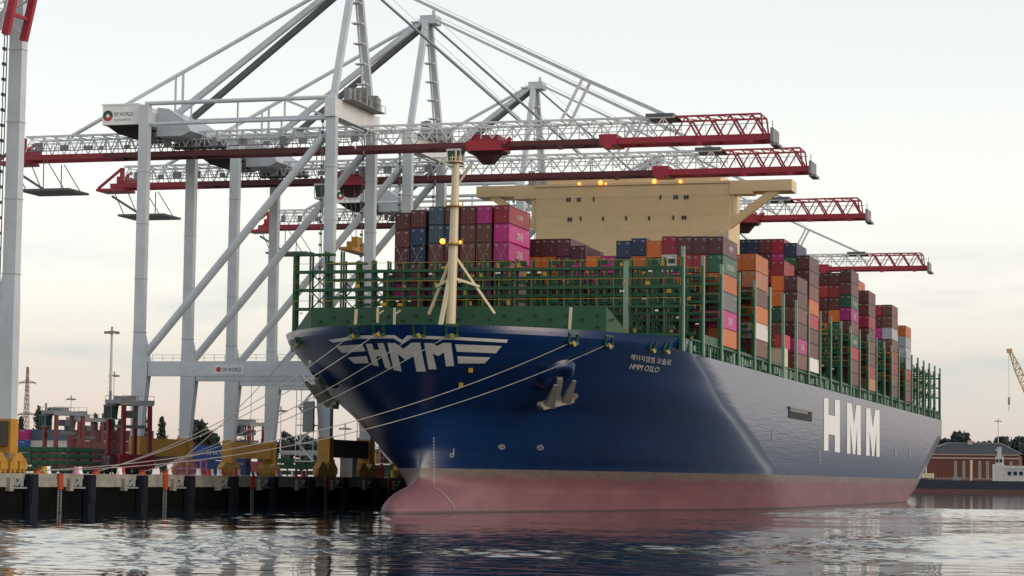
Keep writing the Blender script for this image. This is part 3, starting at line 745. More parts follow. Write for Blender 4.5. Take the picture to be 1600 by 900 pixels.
# first bay: seven stacks amidships, seven tiers
B0X = [616.5,641,669.5,694,719,744,771.5]
B0 = [['maroon','maroon','maroon','maroon','magenta','brown','maroon'], ['maroon','navy','navy','dark maroon','magenta','magenta','maroon'], ['slate blue','slate blue','brown','maroon','dark maroon','maroon','brown'],
      ['maroon','navy','maroon','brown','maroon','brown','maroon'], ['maroon','brown','brown','maroon','maroon','dark maroon','brown'], ['magenta','brown','brown','maroon','magenta','maroon','maroon'], ['crimson','magenta','magenta','maroon','dark maroon','dark maroon','brown']]
B0TOP = [46.15,46.5,47.0,46.95,46.95,47.0,47.0]
STK = ['starboardmost stack','second stack from starboard','third stack from starboard','middle stack behind the mast','third stack from port','second stack from port','portmost stack']
first = {}
for j in range(7):
    xl = atY(B0X[j], 400, 41)[0]
    h = (B0TOP[j]-26.45)/7
    for i, c in enumerate(B0[j]):
        lev = 6-i
        first[j, i] = container(xl+1.22, 41, 26.45+h*lev, h, c, '%s container, %s tier, %s, block behind the mast' % (c, ORD[lev] if i else 'top', STK[j]), 'containers in the foremost block')
lr = MB()
for j in range(7):
    xl = atY(B0X[j], 400, 41)[0]
    for z0, z1 in ((36.6,41.0),(33.4,35.1)):
        lr.bar((xl+.1,40.55,z0),(xl+2.35,40.85,z1),.055); lr.bar((xl+2.35,40.55,z0),(xl+.1,40.85,z1),.055)
lr.build('lashing_rod', M['steel_grey'], ship)['kind'] = 'stuff'
side_text(first[6,0], 'K LINE', 1.15, 6.2, 1.1)
for i in (1, 2): side_text(first[6,i], 'ONE', 1.75, 6.2, .75)
# a lower stack peeping out to starboard, in the bay behind
XS_ = atY(599, 400, 55.6)[0]
for i, c in enumerate(['brown','brown','orange','maroon']):
    container(XS_+1.22, 55.6, 37.9-2.9*(i+1), 2.9, c, '%s container, %s, in a lone stack left of the foremost block' % (c, ['top tier','second tier from top','third tier from top','fourth tier from top'][i]), 'containers stacked on the ship')

# second bay
b1 = {0: ['maroon','green','orange','grey','magenta','orange'], 1: ['dark maroon','red','red','brown','magenta','brown'], 2: ['maroon','red','orange','dark maroon','maroon','magenta'], 3: ['crimson','white','magenta','maroon','brown','maroon'],
      4: ['orange','green','dark maroon','grey','magenta','maroon'], 5: ['navy','orange','brown','maroon','magenta','navy'], 6: ['navy','navy','maroon','grey','crimson','brown']}
B1TOP = {0: 43.05, 1: 43.1, 2: 43.15, 3: 43.2, 4: 42.55, 5: 42.95, 6: 42.6}
for j, c in b1.items():
    s_ = stack(1, j, c, B1TOP[j])
    if j == 0:
        side_text(s_[0], 'HMM', 1.5, 6.6, .9); side_text(s_[4], 'ONE', 1.75, 6.2, .75)
        side_text(s_[1], 'EVERGREEN', 1.25, 6.4, .8); side_text(s_[5], 'I', 1.6, 3.2, .6, M['boat_navy'])
for j in range(7, 15):
    n = 6 if j in (9, 10, 11, 12) else (5 if j in (7, 8) else 6)
    cols = fill(n, 40+j)
    if j in (10, 11, 12): cols[0] = 'dark maroon' if j == 10 else 'maroon'
    if j == 12: cols[1] = 'orange'
    if j == 11: cols[1] = 'orange'
    if j == 9: cols[0] = 'dark maroon'
    if j == 13: cols[0] = 'blue'
    top = {7: 40.2, 8: 40.2, 9: 41.9}.get(j, 43.1 if j < 13 else 42.5)
    stack(1, j, cols, top)
# third loaded bay
s_ = stack(3, 0, ['orange','pale orange','brown','orange','white','brown'], 43.08)
stack(3, 1, ['orange','brown','dark maroon','red','grey','dark maroon'], 43.0)
# behind the bridge
s_ = stack(6, 0, ['maroon','maroon','brown','maroon','magenta','brown'], 43.1); side_text(s_[4], 'ONE', 1.75, 6.2, .75)
stack(6, 1, ['crimson','orange','orange','green','brown','brown','maroon'], 46.1)
stack(7, 0, ['maroon','maroon','brown','orange','crimson','maroon','maroon','white'], 48.4, base=25.7)
stack(7, 1, ['navy','green','dark maroon','maroon','brown','green','grey','maroon','brown'], 50.9)
stack(7, 2, ['crimson','magenta','crimson','maroon'], 51.75, tiers=9)
stack(7, 3, ['maroon','maroon','red'], 51.75, tiers=9); stack(7, 4, ['navy','orange'], 51.75, tiers=9); stack(7, 5, ['navy','maroon'], 51.75, tiers=9)
s_ = stack(11, 0, ['maroon','maroon','green','magenta','maroon','green','crimson','brown','maroon'], 50.95); side_text(s_[3], 'ONE', 1.7, 6.2, .7); side_text(s_[2], 'EVERGREEN', 1.2, 6.4, .8); side_text(s_[5], 'EVERGREEN', 1.2, 6.4, .8)
stack(11, 1, ['maroon','red','maroon','orange','green','navy','brown','grey','dark maroon'], 50.2)
stack(11, 2, ['maroon','red','maroon','brown','orange','maroon','green','brown','maroon'], 50.2)
s_ = stack(13, 0, ['maroon','maroon','crimson','maroon','brown','maroon','red','pale orange'], 48.65)
stack(13, 1, ['orange','maroon','brown','magenta','dark maroon','navy','brown','maroon','brown'], 51.2)
stack(16, 0, ['brown','brown','pale grey','brown','red','red','brown','maroon'], 48.65)
stack(16, 1, ['crimson','maroon','magenta','green','maroon','brown','maroon','navy'], 48.6)
stack(18, 0, ['orange','pale grey','pale grey','pale grey','red','brown','maroon'], 45.4)
stack(18, 1, ['grey','slate blue','grey','maroon','dark maroon','brown','maroon'], 43)

# ================================================================== QUAY
QX, QZ = -33.5, 3.9
qw = thing('quay_wall', 'long dark quay wall with concrete capping and rubber fenders beside the ship', 'quay wall', (QX, 0, 0))
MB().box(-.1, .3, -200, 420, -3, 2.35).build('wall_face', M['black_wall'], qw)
cp = MB(); Yf = [-53.7+15.45*i for i in range(-4, 14)]
cap = MB(); cap.box(-1.6, .45, -200, 420, 3.3, 3.93); cap.build('capping', M['concrete'], qw)
for y in Yf:
    MB().box(.3, .52, y+2.0, y+11.6, 2.3, 3.28).build('capping_panel', M['concrete'], qw)
    fe = MB(); fe.box(.5, 1.25, y-.95, y+.95, -1.2, 3.85); fe.box(1.25, 1.4, y-.75, y+.75, .3, 3.7)
    fo = fe.build('fender', M['fender_navy'], qw)
    fr = MB(); fr.box(.3, .95, y-4.6, y-1.3, 2.1, 2.3); fr.bar((.7,y-4,2.4),(.7,y-2,3.2),.35,n=6); fr.bar((.7,y-2.4,2.3),(.7,y-3.2,3.3),.25,n=6); fr.box(.3,.55,y-4.4,y-1.4,2.4,3.3); fr.build('fender_chain', M['steel_grey'], fo)
    MB().box(.35, 1.0, y-5.6, y-4.7, 1.8, 3.4).build('capping_block', M['concrete'], fo)
for i, y in enumerate(Yf):
    if i % 2 == 0:
        l = MB(); yy = y+7.9
        l.box(.52, .62, yy-.5, yy-.38, -1, 2.0); l.box(.52, .62, yy+.38, yy+.5, -1, 2.0)
        for k in range(9): l.box(.52, .6, yy-.4, yy+.4, -.6+k*.3, -.53+k*.3)
        lo_ = l.build('quay_ladder', M['steel_grey'], qw); l = MB(); l.box(.50, .75, yy-.6, yy+.6, 2.0, 3.95); l.build('ladder_guard', M['orange_paint'], lo_)
# bollards and mooring lines
BOL = {}
for n_, x in (('far left', 58), ('left of the middle fender', 150), ('beside the red carrier', 222), ('past the carrier', 258)):
    p = atX(x, 741, -34.6); b_ = MB(); b_.bar((0,0,0),(0,0,.35),.9,n=10); b_.bar((0,0,.35),(0,0,.62),.7,n=10,r2=1.45); b_.box(-.7,.7,-.7,.7,-.02,.08)
    o = b_.build('bollard', M['orange_paint'], None, (-34.6, p[1], QZ)); BOL[x] = p[1]
    tag(o, 'orange mooring bollard on the quay edge, '+n_, 'bollard', 'mooring bollards on the quay edge')
def rope(a, bpt, sag, label, r=.055):
    a = Vector(a); q = Vector(bpt); pts = []
    for i in range(25):
        t_ = i/24; p = a.lerp(q, t_); p.z -= sag*4*t_*(1-t_); pts.append(p)
    o = MB().tube(pts, r, 6).build('mooring_rope', M['rope_white']); tag(o, label, 'rope', 'mooring ropes from the bow')
RP = [((553,520),150,2.2,'upper left mooring rope from the chock left of the emblem'), ((594,517),150,2.2,'mooring rope from the chock above the emblem letter H'),
      ((655,519),222,1.6,'mooring rope across the middle of the bow emblem'), ((706,520),222,1.6,'mooring rope from the chock right of the emblem notch'),
      ((897,531),58,3.6,'long mooring rope sweeping under the emblem, upper of the pair'), ((951,535),58,4.2,'long mooring rope sweeping under the emblem, lower of the pair')]
for (fx_, fy_), bx, sag, lab in RP:
    h = Vector(hull_hit(fx_, fy_)); n = hull_normal(h)
    rope(h+n*.25, (-34.5+ (.0 if sag < 2 else .2), BOL[bx]+random.uniform(-.2,.2), QZ+.4), sag, lab)
p2 = Vector(hull_hit(468,535)); rope(p2+hull_normal(p2)*.2, (-34.6, BOL[258], QZ+.4), 1.0, 'short mooring rope from the left shoulder of the bow')
# pads hanging where the ropes chafe
for (x, y) in ((735,577),(720,600)):
    p = hull_hit(x, y); n = hull_normal(p); p = Vector(p)+n*.2
    MB().box(p.x-.25,p.x+.25,p.y-.2,p.y+.15,p.z-.3,p.z+.3).build('hull_fitting', M['yellow_paint'], ship)

# ================================================================== SHIP TO SHORE CRANES
def truss(mb, x0, x1, z0, z1, y, n, r, style=0):
    d = (x1-x0)/n
    for i in range(n):
        a = x0+i*d; m = a+d/2
        mb.bar((a,y,z0),(m,y,z1),r); mb.bar((m,y,z1),(a+d,y,z0),r)
        if style: mb.bar((m,y,z0),(m,y,z1),r*.7)
def crane(name, label, x, y, z, boom_up=False, trolley=24.0, load=None):
    c = thing(name, label, 'crane', (x, y, z), 'ship to shore cranes on the quay')
    GA = -34.4; TX0 = -64.0; G, PALE, RED, DRK, YEL = M['crane_grey'], M['crane_pale'], M['crane_red'], M['crane_dark_red'], M['crane_yellow']
    for lx in (0, GA):
        ws = lx == 0
        for ly in (-10, 10):
            top = 60.5 if ws else 63.6
            l = MB(); s_ = -1 if ws else 1                 # lower leg leans in from the wide portal knee
            l.taper((lx, ly, 6.6), (1.9, 1.5), (lx+s_*.5, ly, 16.8), (2.8, 1.7)); l.taper((lx+s_*.5, ly, 16.8), (2.8, 1.7), (lx+s_*.5, ly, 19.4), (2.8, 1.7))
            l.taper((lx+s_*.5, ly, 19.4), (2.8, 1.7), (lx, ly, 24.2), (1.7, 1.4)); l.taper((lx, ly, 24.2), (1.7, 1.4), (lx, ly, top), (1.75, 1.4))
            for zq in (24.3, 33.5, 43, 52): l.box(lx-.96, lx+.96, ly-.79, ly+.79, zq, zq+.12)
            lg = l.build('leg', G, c)
            f_ = MB(); f_.taper((lx, ly, 2.4), (2.1, 2.0), (lx, ly, 6.6), (2.1, 1.9)); f_.build('leg_foot', YEL, lg)
            bg = MB()
            for k in range(4):
                yy = ly+(-3.6+2.4*k); bg.box(lx-.5, lx+.5, yy-.95, yy+.95, .5, 1.5)
                for e in (-.5, .5): bg.bar((lx-.35, yy+e, .45), (lx+.35, yy+e, .45), .85, n=10)
            for e in (-2.4, 2.4): bg.prism([(ly+e-1.9,1.5),(ly+e+1.9,1.5),(ly+e+.5,2.5),(ly+e-.5,2.5)], lx-.55, lx+.55, 'x')
            bg.box(lx-.3, lx+.3, ly-4.8, ly-4.4, .6, 1.3); bg.build('bogie', YEL, lg)
            if ws:
                ld = MB(); xx = lx-1.25
                for e in (-.35, .35): ld.box(xx-.05, xx+.05, ly-.9+e-.05, ly-.9+e+.05, 19.5, 60)
                k = 19.6
                while k < 60: ld.box(xx-.25, xx+.05, ly-1.3, ly-.5, k, k+.35); k += 1.9
                ld.build('ladder', M['crane_dark'], lg)
        sb = MB(); sb.box(lx-.75, lx+.75, -9.0, 9.0, 3.3, 6.3); sb.build('sill_beam', YEL if not ws else M['dark_brown'], c)  # shade on the seaward beam is put into its dark brown colour
    for ly in (-10, 10):
        MB().box(GA+2.05, -2.05, ly-.7, ly+.7, 16.8, 19.3).build('portal_beam', G, c)
        b = MB(); b.bar((GA+1.0, ly, 20.3), (-1.1, ly, 57.6), 1.35, n=12); b.build('brace', G, c, smooth=False)
        b = MB(); b.bar((GA, ly, 63.9), (-.5, ly, 63.9), .75, n=8); b.bar((GA+1, ly, 60.3), (-1, ly, 60.3), .6, n=8)
        for k in range(1, 4): b.bar((GA+8.6*k, ly, 60.3), (GA+8.6*k, ly, 63.9), .25)
        b.bar((-8.5, ly, 63.7), (-1, ly, 60.6), .4); b.build('upper_beam', G, c)
    MB().box(-.95, .95, -11.2, 11.2, 60.52, 63.65).build('cross_beam', PALE, c)
    MB().box(GA-.7, GA+.7, -9.1, 9.1, 60.2, 62.6).build('cross_beam', G, c)
    # machinery house with its sign, winch room beside it
    mh = MB(); mh.box(-42.5, -35.6, -10.0, 8, 60.4, 63.8); mh.box(-42.7, -35.5, -10.1, 8.1, 63.8, 64.05)
    ho = mh.build('machinery_house', M['white_paint'], c)
    un = MB(); un.taper((-39, -1, 59.2), (3.5, 13), (-39, -1, 60.4), (6.2, 16.5)); un.build('underframe', M['dark_brown'], ho)
    me = text_mesh('DP WORLD', .95)
    for q in me.vertices: q.co = (-40.3+q.co.x*.72, -10.03, 61.9+q.co.y)
    me.materials.append(M['boat_navy']); link('lettering', me, ho)
    me = text_mesh('SOUTHAMPTON', .6)
    for q in me.vertices: q.co = (-40.3+q.co.x*.72, -10.03, 61.0+q.co.y)
    me.materials.append(M['steel_grey']); link('lettering', me, ho)
    em = MB(); em.cur = 0
    for k, rr_ in ((0, .85),):
        for i in range(14):
            a0_, a1_ = 2*math.pi*i/14, 2*math.pi*(i+1)/14; em.cur = 0 if i < 8 else 1
            em.add([(-41.5+.95*math.cos(a0_), -10.03, 62.0+.95*math.sin(a0_)), (-41.5+.95*math.cos(a1_), -10.03, 62.0+.95*math.sin(a1_)), (-41.5+.35*math.cos(a1_), -10.03, 62.0+.35*math.sin(a1_)), (-41.5+.35*math.cos(a0_), -10.03, 62.0+.35*math.sin(a0_))], [(0,1,2,3)])
    em.build('emblem', [M['ship_green'], M['barrier_red']], ho, fix=False)
    wr = MB(); wr.prism([(-33.6,58.6),(-33.6,63.7),(-31.5,63.4),(-28.6,61.5),(-27.2,59.4),(-29,58.6)], -7, 7, 'y'); wr.build('winch_room', G, c)
    ls = MB()
    ls.box(GA+1,GA+11,-.6,.6,57.35,57.5)
    for k in range(8): ls.box(GA+1.3+k*1.2, GA+2.0+k*1.2, -1.2+((k*37)%5)*.2, .4+((k*37)%5)*.2, 57.2, 58.2+.1*(k%4))
    ls.build('walkway_gear', M['crane_dark'], c)
    gr_ = random.Random(int(abs(y)))
    wk = MB(); wk.box(TX0+4, 1, -3.5, -2.95, 57.15, 57.25)
    for k in range(15):
        xx = TX0+5+k*4.2+gr_.random()*2; wk.box(xx, xx+gr_.uniform(.5,1.6), -3.4, -2.95, 57.25, 57.25+gr_.uniform(.5,1.5))
    for k in range(30): wk.box(TX0+5+k*2, TX0+5.06+k*2, -3.5, -3.44, 57.2, 58.3)
    wk.box(TX0+5, 0, -3.5, -3.45, 58.25, 58.32); wk.build('girder_walkway', M['steel_grey'], c)
    pl_ = MB(); pl_.box(-.8, 3.2, -8, 8, 63.66, 63.8)
    for k in range(9): yq = -8+2*k; pl_.bar((3.1,yq,63.8),(3.1,yq,64.9),.08); pl_.box(.9+gr_.random(), 2.2+gr_.random(), yq, yq+gr_.uniform(.5,1.5), 63.8, 64.4+gr_.random()*2.4) if k < 8 else None
    pl_.bar((3.1,-8,64.9),(3.1,8,64.9),.08); pl_.build('sheave_platform', M['steel_grey'], c)
    # A-frame
    af = MB()
    for e in (-1, 1): af.bar((0, e*9.6, 63.6), (.1, e*1.1, 86.6), 1.05)
    a_ = af.build('apex_frame', G, c)
    hd = MB(); hd.box(-1.0, 2.2, -1.7, 1.7, 85.8, 87.4); hd.box(-2.6, -1.0, -2.2, 2.2, 86.0, 86.2); hd.bar((1.2,0,87.4),(1.2,0,88.6),.5); hd.bar((-2.3,1,86.2),(-2.3,1,87.4),.1); hd.build('apex_head', G, a_)
    la = MB(); zz_ = 65
    k = 0
    while zz_ < 85:
        yy = 8.4*(1-(zz_-63.6)/23.0)*.8; la.box(-.9, .9, yy-1.4, yy+.1, zz_, zz_+.2); y2 = 8.4*(1-(zz_+3.4-63.6)/23.0)*.8-.6
        la.bar((0, yy-.6, zz_), (0, y2, zz_+3.4), .35); zz_ += 3.4
    la.build('access_ladder', M['crane_pale'], a_)
    # backstays
    for e in (-1, 1):
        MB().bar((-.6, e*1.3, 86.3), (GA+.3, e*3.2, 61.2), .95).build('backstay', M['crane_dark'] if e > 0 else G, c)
    MB().bar((-.6, 0, 87.0), (-53.5, 0, 60.2), .7, n=8).build('backstay', PALE, c)
    MB().bar((-32, 0, 60.5), (-32, 0, 71.2), .35).bar((-33.4, 0, 60.5), (-33.4, 0, 70.4), .3).build('stay_post', G, c)
    # bridge girder on the land side and the boom
    gd = MB(); n = 26
    for ly in (-2.7, 2.7):
        truss(gd, TX0+3, 1, 57.2, 59.9, ly, n, .15, 1); gd.bar((TX0+3,ly,59.9),(1,ly,59.9),.32); gd.bar((TX0+3,ly,58.6),(1,ly,58.6),.12)
    for i in range(0, 27, 2):
        xx = TX0+3+i*(64-3+1-.0)/26; gd.bar((xx,-2.7,59.9),(xx,2.7,59.9),.18); gd.bar((xx,-2.7,59.9),(min(1,xx+4.6),2.7,59.9),.14)
    gd.build('girder_truss', PALE, c)
    ch = MB()
    for ly in (-2.2, 2.2): ch.box(TX0+18, 1.2, ly-.35, ly+.35, 55.8, 56.65)
    for xx in (TX0+20, -30, -12): ch.box(xx, xx+.6, -2.5, 2.5, 55.9, 56.6)
    lc = ch.build('lower_chord', DRK, c)
    ed = MB()
    for ly in (-2.2, 2.2): ed.box(TX0, TX0+18, ly-.35, ly+.35, 55.8, 56.65)
    ed.box(TX0-3.0, TX0+3, -2.6, 2.6, 55.2, 55.7); ed.bar((TX0-2.6,-2.4,55.7),(TX0+2.2,-2.4,59.4),.45); ed.bar((TX0-2.6,2.4,55.7),(TX0+2.2,2.4,59.4),.45); ed.box(TX0+1.4, TX0+3.4, -2.6, 2.6, 56.7, 58.0); ed.bar((TX0+2.4,-2.2,58.0),(TX0+2.4,-2.2,59.7),.7)
    ed.build('girder_end', RED, lc)
    pf = MB(); pf.box(TX0+2.5, TX0+12.3, -4, 4, 50.0, 50.4)
    for xx, x2 in ((TX0+3.5,TX0+1),(TX0+7,TX0+7),(TX0+11,TX0+7.5)):
        for ly in (-3.4, 3.4): pf.bar((xx, ly, 50.4), (x2, ly, 55.6), .14)
    pf.bar((TX0+7,-3.6,50.4),(TX0+1,-3.6,54),.4); pf.build('maintenance_platform', M['crane_dark'], c)
    BX1, RX = 73.3, 57.4
    bt = MB(); n = 26
    for ly in (-2.7, 2.7):
        truss(bt, 2.5, RX, 57.2, 59.9, ly, 14, .20, 1); bt.bar((2.5,ly,59.9),(RX,ly,59.9),.34); bt.bar((2.5,ly,58.5),(RX,ly,58.5),.14)
    for i in range(15):
        xx = 2.5+i*(RX-2.5)/14; bt.bar((xx,-2.7,59.9),(xx,2.7,59.9),.2)
        if i < 14: bt.bar((xx,-2.7,59.9),(xx+3.9,2.7,59.9),.16)
    parts = [('boom_truss', bt, PALE)]
    rt = MB()
    for ly in (-2.7, 2.7):
        n = 4; d = (BX1-1.2-RX)/n
        for i in range(n):
            a0_ = RX+i*d; rt.bar((a0_,ly,56.7),(a0_+d*.5,ly,59.9),.20); rt.bar((a0_+d*.5,ly,59.9),(a0_+d,ly,56.7),.32)
        rt.bar((RX,ly,59.9),(BX1-1.6,ly,59.95),.30); rt.bar((BX1-1.6,ly,59.9),(BX1-1.2,ly,56.7),.26)
    for i in range(5):
        xx = RX+i*(BX1-1.6-RX)/4; rt.bar((xx,-2.7,59.9),(xx,2.7,59.9),.2)
        if i < 4: rt.bar((xx,-2.7,59.9),(xx+3.5,2.7,59.9),.14)
    parts.append(('boom_tip', rt, RED))
    bc = MB()
    for ly in (-2.2, 2.2): bc.box(1.6, 46, ly-.35, ly+.35, 55.8, 56.65)
    for k in range(5): bc.box(4+k*9.2, 4.4+k*9.2, -2.5, 2.5, 56, 56.6)
    bc.box(37.5, 38.3, -2.9, -2.2, 55.0, 55.7)
    tcd = MB()
    for ly in (-2.2, 2.2): tcd.box(46, BX1, ly-.38, ly+.38, 55.7, 56.7)
    for k in range(4): tcd.box(50+k*7, 50.4+k*7, -2.5, 2.5, 56, 56.6)
    tcd.box(44.6, 47.6, -3.0, 3.0, 55.5, 57.3); tcd.box(45.4, 46.8, -3.0, -2, 54.9, 55.5)
    for xx in (61.5, 70): tcd.box(xx-.4, xx+.4, -2.9, -2.2, 55.1, 55.7)
    parts.append(('tip_chord', tcd, RED))
    parts.append(('boom_chord', bc, DRK if not boom_up else RED))
    be_ = MB(); be_.box(BX1, BX1+.45, -3.0, 3.0, 55.3, 57.6); be_.box(BX1-.1, BX1+1.1, -2.4, 2.4, 54.8, 55.25); be_.bar((BX1+.3,-2.6,57.6),(BX1+.3,-2.6,58.8),.12)
    parts.append(('boom_buffer', be_, M['steel_grey']))
    rl = MB(); rl.bar((RX,-3.9,58.2),(BX1,-3.9,58.2),.1); 
    for k in range(12): rl.bar((RX+k*1.35,-3.9,57.1),(RX+k*1.35,-3.9,58.2),.08)
    parts.append(('handrail', rl, M['steel_grey']))
    rot = None
    if boom_up:
        rot = Matrix.Translation((5.0, 0, 51.9)) @ Matrix.Rotation(-R(78), 4, 'Y') @ Matrix.Translation((-2.0, 0, -56.2))
    for nm, mb, m_ in parts:
        if rot: mb.v = [tuple(rot @ Vector(q)) for q in mb.v]
        mb.build(nm, m_, c)
    def P(x_, y_, z_): return tuple(rot @ Vector((x_, y_, z_))) if rot else (x_, y_, z_)
    if not boom_up:
        for e in (-1, 1):
            MB().bar((1.4, e*1.3, 86.9), (41.6, e*2.4, 67.0), .48, .34).bar((41.6, e*2.4, 67.0), (56.6, e*2.7, 60.0), .48, .34).build('forestay', G, c)
            MB().bar((41.6, e*2.4, 67.0), (38.0, e*2.6, 59.9), .42).build('stay_strut', PALE, c)
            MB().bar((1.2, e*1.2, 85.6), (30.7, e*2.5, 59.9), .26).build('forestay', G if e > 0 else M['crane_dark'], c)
        MB().bar((1.6, 0, 87.6), (41.6, 0, 67.6), .07).bar((1.6, .4, 87.2), (30, .4, 61), .06).build('hoist_rope', M['steel_grey'], c)
        MB().box(52.5, 57.2, -3.0, 3.0, 59.95, 60.5).build('stay_anchor', M['crane_dark'], c)
        # trolley with operator's cab
        tx = trolley
        tr_ = MB(); tr_.box(tx-3.2, tx+3.2, -2.6, 2.6, 55.2, 56.9); tr_.box(tx-2.3, tx+2.4, -2.3, 2.3, 56.9, 57.9); tr_.bar((tx+3.6,-2.7,56.2),(tx+4.8,-2.7,57.2),.6)
        t_o = tr_.build('trolley', RED, c)
        tu = MB(); tu.taper((tx, 0, 53.2), (1.8, 1.8), (tx, 0, 55.0), (4.4, 3.4)); tu.box(tx-2.9, tx+2.9, -2.2, 2.2, 54.9, 55.05); tu.build('hoist_block', M['hoist_dark'], t_o)
        cb = MB(); cb.taper((tx-5.2, -1.5, 53.0), (1.9, 2.0), (tx-5.2, -1.5, 55.3), (2.4, 2.4)); cbo = cb.build('operator_cab', M['glass_green'], t_o); MB().box(tx-6.5, tx-4, -2.8, -.2, 55.3, 55.6).box(tx-6.4, tx-4, -2.7, -.3, 52.7, 53.0).bar((tx-6.4,-2.7,52.8),(tx-6.4,-2.7,55.4),.14).bar((tx-4.05,-2.7,52.8),(tx-4.05,-2.7,55.4),.14).build('cab_frame', M['crane_pale'], cbo)
        if load:
            lx_, lz_ = load
            sp_ = MB(); sp_.box(lx_-1.3, lx_+1.3, -6.1, 6.1, lz_, lz_+.6); sp_.box(lx_-1.1, lx_+1.1, -2.5, 2.5, lz_+.6, lz_+2.0); sp_.box(lx_-.6, lx_+.6, -1.3, 1.3, lz_+2, lz_+3)
            so_ = sp_.build('spreader', YEL, c)
            rp = MB()
            for e in (-1, 1):
                for e2 in (-1, 1): rp.bar((lx_+e*.5, e2*1.2, lz_+3), (tx+e*1.2, e2*1.6, 55), .07)
            rp.build('hoist_rope', M['steel_grey'], so_)
    # stair tower on the seaward portal leg
    sw = MB()
    for k in range(5):
        zq = 2.5+k*3.0; sw.box(-4.9, -1.6, -11.6, -9.2, zq, zq+.16)
        for e in (-4.8, -1.7): sw.bar((e, -11.5, zq), (e, -11.5, zq+3.0), .1); sw.bar((e, -9.3, zq), (e, -9.3, zq+3.0), .1)
        sw.bar((-4.6 if k % 2 else -1.9, -10.6, zq+.1), (-1.9 if k % 2 else -4.6, -10.6, zq+3.0), .3); sw.bar((-4.8,-11.5,zq+1.1),(-1.7,-11.5,zq+1.1),.07)
    sw.build('stair_tower', M['crane_pale'], c)
    eh = MB(); eh.box(-3.2, -1.4, -12.6, -11.8, 7.4, 12.5); eh.build('electric_box', M['steel_grey'], c)
    sg = MB(); sg.cur = 0; sg.box(-20, -14.6, -10.76, -10.72, 17.1, 18.7); sgo = sg.build('sign_panel', M['crane_pale'], c)
    me = text_mesh('DP WORLD', .95)
    for q in me.vertices: q.co = (-18.6+q.co.x*.7, -10.79, 17.55+q.co.y)
    me.materials.append(M['boat_navy']); link('lettering', me, sgo)
    dd = MB(); dd.bar((-19.3,-10.78,17.9),(-19.3,-10.80,17.9),.9,n=10); dd.build('emblem', M['barrier_red'], sgo)
    hr = MB()
    for ly in (-10.6, 10.6):
        for zq in (19.85, 20.4): hr.bar((GA+2.6, ly, zq), (-2.6, ly, zq), .07)
        for k in range(16): hr.bar((GA+2.8+k*1.9, ly, 19.3), (GA+2.8+k*1.9, ly, 20.4), .07)
    hr.build('handrail', M['crane_pale'], c)
    return c
crane('gantry_crane', 'nearest white gantry crane reaching over the bow, topmost red tipped boom', -36.9, 67, QZ, trolley=24.5)
crane('gantry_crane', 'second gantry crane, its red boom passing just above the bridge roof', -36.9, 107, QZ, trolley=-14.8, load=(-13.5, 42.5))
crane('gantry_crane', 'third gantry crane, red trolley hanging right of the bridge', -36.9, 182.6, QZ, trolley=47)
crane('gantry_crane', 'farthest gantry crane, lowest boom ending above the after containers', -36.9, 303, QZ, trolley=10)
crane('gantry_crane', 'gantry crane at the left picture edge with its boom raised', -36.9, -62.4, QZ, boom_up=True)

